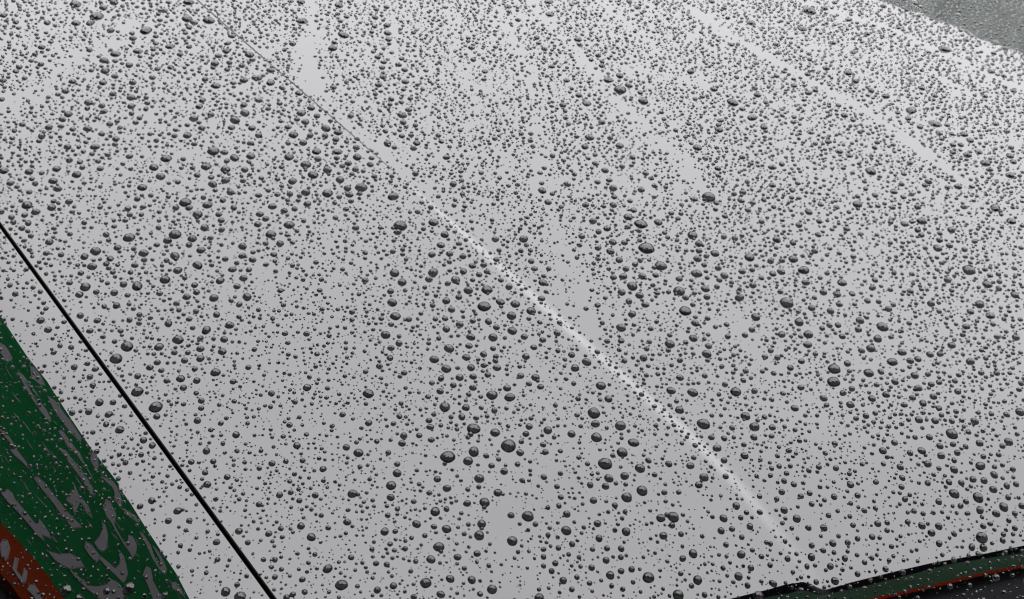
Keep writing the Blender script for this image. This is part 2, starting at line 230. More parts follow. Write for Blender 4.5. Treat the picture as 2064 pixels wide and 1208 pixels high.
  ('lettering', 'WHITE', 0.063, 0.006, [(1.324, 0.868), (1.305, 0.868), (1.291, 0.870), (1.282, 0.874), (1.300, 0.874)]),
  ('lettering', 'WHITE', 0.063, 0.006, [(0.860, 0.824), (0.846, 0.825), (0.836, 0.831), (0.831, 0.839), (0.845, 0.837)]),
  ('lettering', 'WHITE', 0.063, 0.006, [(1.283, 1.286), (1.271, 1.287), (1.263, 1.293), (1.260, 1.302), (1.272, 1.299)]),
  ('lettering', 'WHITE', 0.063, 0.006, [(1.674, 1.269), (1.646, 1.264), (1.629, 1.269), (1.622, 1.280), (1.648, 1.282)]),
  ('lettering', 'WHITE', 0.063, 0.006, [(1.879, 1.382), (1.857, 1.384), (1.851, 1.399), (1.855, 1.421), (1.873, 1.416)]),
  ('lettering', 'WHITE', 0.063, 0.006, [(1.986, 2.495), (1.939, 2.463), (1.919, 2.463), (1.919, 2.484), (1.960, 2.508)]),
  ('lettering', 'WHITE', 0.063, 0.006, [(1.214, 1.096), (1.201, 1.092), (1.193, 1.093), (1.190, 1.098), (1.202, 1.101)]),
  ('lettering', 'WHITE', 0.063, 0.006, [(1.616, 1.848), (1.581, 1.830), (1.560, 1.827), (1.552, 1.834), (1.584, 1.849)]),
  ('lettering', 'WHITE', 0.063, 0.006, [(2.221, 2.326), (2.178, 2.289), (2.164, 2.285), (2.171, 2.304), (2.208, 2.333)]),
  ('lettering', 'WHITE', 0.063, 0.006, [(1.357, 1.342), (1.344, 1.349), (1.341, 1.367), (1.345, 1.389), (1.355, 1.378)]),
  ('lettering', 'WHITE', 0.063, 0.006, [(1.394, 1.567), (1.385, 1.579), (1.387, 1.603), (1.395, 1.631), (1.402, 1.615)]),
  ('lettering', 'WHITE', 0.063, 0.006, [(1.534, 1.172), (1.515, 1.169), (1.502, 1.172), (1.495, 1.178), (1.513, 1.179)]),
  ('lettering', 'WHITE', 0.063, 0.006, [(2.430, 1.821), (2.419, 1.827), (2.422, 1.846), (2.434, 1.869), (2.441, 1.858)]),
  ('lettering', 'WHITE', 0.063, 0.006, [(1.363, 0.911), (1.350, 0.909), (1.342, 0.912), (1.339, 0.918), (1.351, 0.919)]),
  ('lettering', 'WHITE', 0.063, 0.006, [(1.434, 0.936), (1.426, 0.939), (1.421, 0.945), (1.421, 0.954), (1.429, 0.950)]),
  ('lettering', 'WHITE', 0.063, 0.006, [(1.140, 0.727), (1.133, 0.727), (1.129, 0.730), (1.128, 0.735), (1.134, 0.735)]),
  ('lettering', 'WHITE', 0.063, 0.006, [(0.979, 1.069), (0.961, 1.065), (0.948, 1.066), (0.940, 1.070), (0.957, 1.073)]),
  ('lettering', 'WHITE', 0.063, 0.006, [(1.234, 0.899), (1.216, 0.892), (1.204, 0.892), (1.198, 0.897), (1.215, 0.902)]),
  ('lettering', 'WHITE', 0.063, 0.006, [(1.256, 0.883), (1.241, 0.883), (1.230, 0.887), (1.224, 0.891), (1.238, 0.890)]),
  ('lettering', 'WHITE', 0.063, 0.006, [(0.875, 0.770), (0.862, 0.775), (0.852, 0.784), (0.847, 0.793), (0.860, 0.786)]),
  ('lettering', 'WHITE', 0.063, 0.006, [(1.625, 1.403), (1.611, 1.397), (1.607, 1.403), (1.612, 1.416), (1.623, 1.419)]),
  ('lettering', 'WHITE', 0.063, 0.006, [(1.055, 0.870), (1.041, 0.872), (1.030, 0.877), (1.023, 0.883), (1.037, 0.879)]),
  ('lettering', 'WHITE', 0.063, 0.006, [(1.498, 1.287), (1.480, 1.282), (1.469, 1.283), (1.464, 1.289), (1.481, 1.292)]),
  ('lettering', 'WHITE', 0.063, 0.006, [(1.633, 1.352), (1.607, 1.347), (1.594, 1.357), (1.593, 1.374), (1.616, 1.375)]),
  ('lettering', 'WHITE', 0.063, 0.006, [(1.629, 1.570), (1.607, 1.567), (1.599, 1.578), (1.600, 1.596), (1.619, 1.595)]),
  ('lettering', 'WHITE', 0.063, 0.006, [(1.007, 0.927), (0.997, 0.924), (0.991, 0.924), (0.988, 0.928), (0.997, 0.930)]),
  ('lettering', 'WHITE', 0.063, 0.006, [(1.054, 0.860), (1.039, 0.863), (1.027, 0.869), (1.020, 0.876), (1.035, 0.872)]),
  ('lettering', 'WHITE', 0.063, 0.006, [(1.226, 1.348), (1.214, 1.340), (1.208, 1.341), (1.208, 1.347), (1.218, 1.352)]),
  ('lettering', 'WHITE', 0.063, 0.006, [(1.553, 2.286), (1.520, 2.265), (1.499, 2.260), (1.490, 2.265), (1.521, 2.282)]),
  ('lettering', 'WHITE', 0.063, 0.006, [(1.204, 0.931), (1.189, 0.939), (1.180, 0.951), (1.177, 0.964), (1.190, 0.954)]),
])
REAR_SHOP = dict(origin=(2.2628, -0.1962), along=(0.90456, 0.42635), normal=(-0.42635, 0.90456), awning=((-5.0, -1.1), (3.55, 3.63), 1.45), pieces=[  # awning: unseen slab added overhead so the drops mirror dark
  ('wall', 'GREY', 0.000, 0.250, [(-5.296, -0.950), (-5.296, 3.377), (-0.296, 3.377), (0.129, 3.505), (0.253, 3.576), (0.386, 3.550), (0.421, 3.473), (0.285, 3.120), (0.296, 3.113), (0.393, 3.167), (0.769, 3.287), (1.084, 3.367), (1.324, 3.307), (1.610, 3.334), (1.767, 3.355), (4.767, 3.355), (4.767, -0.950)]),
  ('flashing', 'TRIM', 0.100, 0.100, [(-5.296, 3.477), (-0.296, 3.477), (0.129, 3.605), (0.253, 3.676), (0.386, 3.650), (0.421, 3.573), (0.285, 3.220), (0.296, 3.213), (0.393, 3.267), (0.769, 3.387), (1.084, 3.467), (1.324, 3.407), (1.610, 3.434), (1.767, 3.455), (4.767, 3.455), (4.767, 3.443), (1.767, 3.443), (1.610, 3.422), (1.324, 3.395), (1.084, 3.455), (0.769, 3.375), (0.393, 3.255), (0.296, 3.201), (0.285, 3.208), (0.421, 3.561), (0.386, 3.638), (0.253, 3.664), (0.129, 3.593), (-0.296, 3.465), (-5.296, 3.465)]),
  ('roof_edge', 'DARK', 0.100, 0.100, [(-5.296, 3.465), (-0.296, 3.465), (0.129, 3.593), (0.253, 3.664), (0.386, 3.638), (0.421, 3.561), (0.285, 3.208), (0.296, 3.201), (0.393, 3.255), (0.769, 3.375), (1.084, 3.455), (1.324, 3.395), (1.610, 3.422), (1.767, 3.443), (4.767, 3.443), (4.767, 3.146), (1.498, 3.146), (1.352, 3.125), (1.067, 3.250), (0.673, 3.122), (0.390, 3.038), (0.199, 3.020), (0.152, 2.996), (0.155, 3.193), (0.170, 3.288), (0.067, 3.263), (-0.024, 3.285), (-0.193, 3.194), (-0.425, 3.123), (-5.296, 3.123)]),
  ('sign_board', 'GREEN_DULL', 0.100, 0.100, [(-5.296, 3.123), (-0.425, 3.123), (-0.193, 3.194), (-0.024, 3.285), (0.067, 3.263), (0.170, 3.288), (0.155, 3.193), (0.152, 2.996), (0.199, 3.020), (0.390, 3.038), (0.673, 3.122), (1.067, 3.250), (1.352, 3.125), (1.498, 3.146), (4.767, 3.146), (4.767, 2.721), (1.133, 2.721), (1.008, 2.709), (0.791, 2.714), (0.575, 2.658), (0.340, 2.624), (0.132, 2.612), (-0.211, 2.529), (-0.490, 2.501), (-5.296, 2.501)]),
  ('red_line', 'RED', 0.106, 0.012, [(-0.495, 2.489), (-0.473, 2.485), (-0.444, 2.495), (-0.418, 2.497), (-0.395, 2.491), (-0.364, 2.500), (-0.334, 2.508), (-0.309, 2.502), (-0.279, 2.507), (-0.245, 2.520), (-0.218, 2.517), (-0.189, 2.518), (-0.152, 2.533), (-0.111, 2.542), (-0.064, 2.555), (-0.024, 2.579), (-0.003, 2.588), (0.016, 2.579), (0.052, 2.587), (0.093, 2.601), (0.123, 2.598), (0.141, 2.596), (0.168, 2.608), (0.186, 2.605), (0.201, 2.598), (0.228, 2.608), (0.250, 2.612), (0.264, 2.602), (0.288, 2.608), (0.315, 2.617), (0.330, 2.609), (0.351, 2.609), (0.381, 2.623), (0.400, 2.620), (0.417, 2.614), (0.448, 2.628), (0.472, 2.634), (0.488, 2.627), (0.516, 2.637), (0.546, 2.648), (0.562, 2.642), (0.585, 2.648), (0.614, 2.664), (0.630, 2.662), (0.646, 2.661), (0.676, 2.678), (0.697, 2.683), (0.710, 2.678), (0.738, 2.691), (0.764, 2.703), (0.777, 2.697), (0.800, 2.698), (0.829, 2.708), (0.844, 2.699), (0.861, 2.693), (0.892, 2.705), (0.912, 2.702), (0.925, 2.691), (0.955, 2.699), (0.980, 2.703), (0.992, 2.691), (1.007, 2.695), (1.028, 2.707), (1.032, 2.698), (1.041, 2.695), (1.064, 2.709), (1.073, 2.706), (1.077, 2.697), (1.099, 2.709), (1.114, 2.713), (1.116, 2.702), (1.016, 2.584), (1.016, 2.598), (1.005, 2.597), (0.987, 2.590), (0.985, 2.601), (0.979, 2.607), (0.960, 2.598), (0.954, 2.603), (0.952, 2.615), (0.935, 2.607), (0.923, 2.606), (0.912, 2.619), (0.887, 2.616), (0.859, 2.608), (0.846, 2.619), (0.827, 2.622), (0.798, 2.612), (0.781, 2.618), (0.767, 2.627), (0.739, 2.617), (0.717, 2.617), (0.704, 2.623), (0.678, 2.611), (0.651, 2.598), (0.638, 2.603), (0.617, 2.598), (0.589, 2.582), (0.572, 2.583), (0.557, 2.584), (0.529, 2.569), (0.504, 2.562), (0.488, 2.568), (0.459, 2.557), (0.431, 2.547), (0.416, 2.553), (0.392, 2.548), (0.362, 2.534), (0.344, 2.538), (0.326, 2.541), (0.297, 2.528), (0.276, 2.527), (0.262, 2.536), (0.236, 2.527), (0.213, 2.521), (0.199, 2.531), (0.177, 2.528), (0.152, 2.518), (0.137, 2.525), (0.119, 2.528), (0.093, 2.516), (0.076, 2.519), (0.046, 2.522), (0.007, 2.508), (-0.029, 2.501), (-0.044, 2.510), (-0.070, 2.497), (-0.112, 2.473), (-0.161, 2.462), (-0.192, 2.458), (-0.228, 2.443), (-0.256, 2.442), (-0.283, 2.444), (-0.317, 2.431), (-0.346, 2.426), (-0.370, 2.431), (-0.400, 2.423), (-0.430, 2.414), (-0.452, 2.419), (-0.478, 2.417), (-0.506, 2.406), (-0.528, 2.410)]),
])
def shop(label, W, board_label):
    frame = (np.array([*W['origin'], 0.]), np.array([*W['along'], 0.]), np.array([*W['normal'], 0.]))
    anchor = (*W['origin'], -.95)
    e = empty('shop_front', anchor); tag(e, label, 'shop front')
    first = None
    if 'awning' in W:  # unseen slab added overhead so the near halves of the drops mirror dark
        (u0, u1), (h0, h1), reach = W['awning']; o_, a_, n_ = frame; v = []
        for h in (h0, h1):
            for u_, d_ in ((u0, .02), (u1, .02), (u1, reach), (u0, reach)):
                q = o_+a_*u_+n_*d_; v.append((q[0]-anchor[0], q[1]-anchor[1], h-anchor[2]))
        f = [(3, 2, 1, 0), (4, 5, 6, 7), (0, 1, 5, 4), (1, 2, 6, 5), (2, 3, 7, 6), (3, 0, 4, 7)]
        aw = bpy.data.objects.new('awning', mesh('awning', v, f, [DARK], False)); C.objects.link(aw); aw.parent = e  # the added unseen shade slab, not a part of the shop
    for name, mat, off, depth, poly in W['pieces']:
        par = e if name != 'lettering' else first
        ob = slab(name, poly, frame, off, depth, globals()[mat], par, anchor)
        if name == 'sign_board' and first is None: first = ob; first['label'] = board_label
shop('grey shop front with green sign board and orange band, mirrored in the fender paint', LEFT_SHOP, 'green sign board with pale lettering')
shop('grey shop front with green sign board and red line, mirrored in the front hood edge', REAR_SHOP, 'green sign board under the dark roof edge')

# far row of trees, mirrored in the far corner of the hood
v, f = [], []
N = 260
for i in range(N):
    a = math.radians(-75+150*i/(N-1)); d = 60
    h = 66*math.tan(math.radians(TREE_EL))*(1+.015*math.sin(i*.21)+.010*random.uniform(-1, 1))
    for k in range(6):
        q = k/5; dd = d+6*q*q+random.uniform(-.8, .8)
        v.append((math.sin(a)*dd, math.cos(a)*dd, -.95+(h+.95)*math.sin(q*math.pi/2)))
    if i:
        for k in range(5): b = (i-1)*6+k; f.append((b, b+6, b+7, b+1))
tag(link('far_trees', mesh('far_trees', v, f, [LEAF])), 'grey green row of far trees mirrored in the corner of the hood', 'trees', kind='stuff')

# ---------------------------------------------------------------- the car: hood, fender and the gap between them
car = empty('car', (0, .6, -.95)); tag(car, 'glossy black car with rain beaded over its hood and fender', 'car')
GAP_W = .0015
def panel(name, tl, rows, lip_first):
    """rows: list of arrays s(t); lip_first: rounded edge turned down at the first row"""
    T = np.asarray(tl); V = []; lip = .0018
    sgn = 1 if lip_first > 0 else -1
    s0 = rows[0]
    for dz, ds in ((-.020, 0), (-.008, 0), (-.0010, 0), (-.0006, .00008), (-.00028, .0003), (-.00006, .00065)):
        s = s0+sgn*ds; z = Hs(T, s)+dz; x, y = to_xy(T, s); V.append(np.stack([x, y, z], -1))
    for s in rows[1:]:
        x, y = to_xy(T, s); V.append(np.stack([x, y, Hs(T, s)], -1))
    V = np.array(V); R, K = V.shape[:2]
    idx = np.arange(R*K).reshape(R, K)
    q = np.stack([idx[:-1, :-1], idx[:-1, 1:], idx[1:, 1:], idx[1:, :-1]], -1).reshape(-1, 4)
    if sgn > 0: q = q[:, ::-1]
    return link(name, mesh(name, V.reshape(-1, 3), q.tolist(), [PAINT]), car)
tl = np.concatenate([np.arange(-.05, .40, .0025), np.arange(.40, 1.5, .005)])
one = np.ones_like(tl); cs = crease_s(tl); lo = S_GAP+GAP_W/2
qs = [.0010, .0017, .003, .005]
rows = [lo*one]+[(lo+q)*one for q in qs]
for q in np.linspace(0, 1, 70)[1:]: rows.append((lo+.005)+(cs-.012-lo-.005)*q)
for o in np.arange(-.0115, .0121, .0005): rows.append(cs+o)
o = .0125
while o < 1.35: rows.append(cs+o); o += .004 if o < .5 else .008
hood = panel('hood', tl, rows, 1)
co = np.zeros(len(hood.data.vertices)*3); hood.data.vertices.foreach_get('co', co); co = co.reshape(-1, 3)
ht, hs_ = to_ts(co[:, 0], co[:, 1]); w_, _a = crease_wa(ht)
painted_sheen = np.exp(-(np.abs(hs_-crease_s(ht))/(.28*w_))**2.2)*sstep((ht-.13)/.12)*(1-.85*sstep((ht-.54)/.10))  # mask of the highlight painted along the crease
at = hood.data.attributes.new('painted_sheen', 'FLOAT', 'POINT'); at.data.foreach_set('value', painted_sheen)
hi = S_GAP-GAP_W/2
rows = [hi*one]+[(hi-q)*one for q in qs]+[(hi-o)*one for o in np.arange(.0065, .32, .002)]
panel('fender', tl, rows, -1)
x0, y0 = to_xy(tl, (S_GAP-.006)*one); x1, y1 = to_xy(tl, (S_GAP+.006)*one); zz = Hs(tl, S_GAP*one)-.013
V = np.concatenate([np.stack([x0, y0, zz], -1), np.stack([x1, y1, zz], -1)]); K = len(tl)
link('gap_seal', mesh('gap_seal', V, [(i, i+1, K+i+1, K+i) for i in range(K-1)], [RUBBER]), car)

# ---------------------------------------------------------------- water
CAMP = np.array([0, 0, CAM_Z])
def tangents(x, y, n):
    """e2 points down the slope towards the front of the car's viewer side, e1 across it"""
    back = np.stack([x, y, np.zeros_like(x)], -1); back /= np.linalg.norm(back, axis=-1, keepdims=True)
    e1 = np.cross(back, n); e1 /= np.linalg.norm(e1, axis=-1, keepdims=True)
    return e1, np.cross(n, e1)
def drop_verts(t, s, r, hr, rings, seg, wob, stretch, turn):
    """domes (all arrays of length N) -> verts (N, 1+rings*seg+1, 3): apex, rings outwards, base centre"""
    N = len(t); x, y = to_xy(t, s); n = normal_at(x, y); e1, e2 = tangents(x, y, n)
    th = 2*np.arctan(hr)                              # contact angle
    ph = np.arange(seg)*2*np.pi/seg
    out = 1.0
    m = np.ones((N, seg))
    for k, a in ((2, .045), (3, .032), (4, .018), (5, .012)):
        m += wob[:, None]*a*rng.normal(size=(N, 1))*np.cos(k*ph[None]+rng.uniform(0, 6.28, (N, 1)))
    ca, sa = np.cos(turn)[:, None], np.sin(turn)[:, None]
    u, w = m*np.cos(ph)[None], m*np.sin(ph)[None]
    uu, ww = u*np.sqrt(stretch)[:, None], w/np.sqrt(stretch)[:, None]
    u, w = uu*ca-ww*sa, uu*sa+ww*ca
    R = r/np.sin(th); V = np.zeros((N, 2+(rings+1)*seg, 3))
    def place(fr, h, uu, ww):
        p = np.stack([x, y, 0*x], -1)[:, None]+(uu*fr[:, None])[..., None]*e1[:, None]+(ww*fr[:, None])[..., None]*e2[:, None]
        p[..., 2] = H(p[..., 0], p[..., 1])+4e-5
        return p+n[:, None]*h[:, None, None]
    z1 = np.zeros((N, 1))
    V[:, 0] = place(0*r, R*(1-np.cos(th)), z1, z1)[:, 0]
    for k in range(1, rings+1):
        a = th*(k/rings)
        V[:, 1+(k-1)*seg:1+k*seg] = place(R*np.sin(a), R*(np.cos(a)-np.cos(th)), u, w)
    V[:, 1+rings*seg:1+(rings+1)*seg] = V[:, 1+(rings-1)*seg:1+rings*seg]   # the wetted paint has its own edge
    V[:, -1] = place(0*r, 0*r, z1, z1)[:, 0]
    return V
def drop_faces(rings, seg):
    f = [(0, 1+i, 1+(i+1) % seg) for i in range(seg)]
    for k in range(rings-1):
        a, b = 1+k*seg, 1+(k+1)*seg
        f += [(a+i, b+i, b+(i+1) % seg, a+(i+1) % seg) for i in range(seg)]
    a = 1+rings*seg; base = [(1+(rings+1)*seg, a+(i+1) % seg, a+i) for i in range(seg)]
    return f, base
def one_drop(V, rings, seg):
    f, b = drop_faces(rings, seg)
    me = mesh('water_drop', V, f+b, [WATER, WET], True, [0]*len(f)+[1]*len(b))
    return me
def many(name, V, rings, seg):
    N, M = V.shape[:2]; f, b = drop_faces(rings, seg)
    me = bpy.data.meshes.new(name)
    tri = [q for q in f if len(q) == 3]+b; quad = [q for q in f if len(q) == 4]
    ntop = seg
    off = (np.arange(N)*M)[:, None]
    loops_t = (np.array(tri).reshape(1, -1)+off).reshape(N, -1); loops_q = (np.array(quad).reshape(1, -1)+off).reshape(N, -1) if quad else np.zeros((N, 0), int)
    loops = np.concatenate([loops_t, loops_q], 1).reshape(-1)
    cnt = np.tile(np.array([3]*len(tri)+[4]*len(quad)), N); mi = np.tile(np.array([0]*ntop+[1]*len(b)+[0]*len(quad)), N)
    start = np.concatenate([[0], np.cumsum(cnt)[:-1]])
    me.vertices.add(N*M); me.vertices.foreach_set('co', V.reshape(-1))
    me.loops.add(len(loops)); me.loops.foreach_set('vertex_index', loops.astype(np.int32))
    me.polygons.add(len(cnt)); me.polygons.foreach_set('loop_start', start.astype(np.int32)); me.polygons.foreach_set('loop_total', cnt.astype(np.int32))
    me.materials.append(WATER); me.materials.append(WET)
    me.polygons.foreach_set('material_index', mi.astype(np.int32)); me.polygons.foreach_set('use_smooth', np.ones(len(cnt), bool))
    me.update(calc_edges=True); me.validate()
    return me

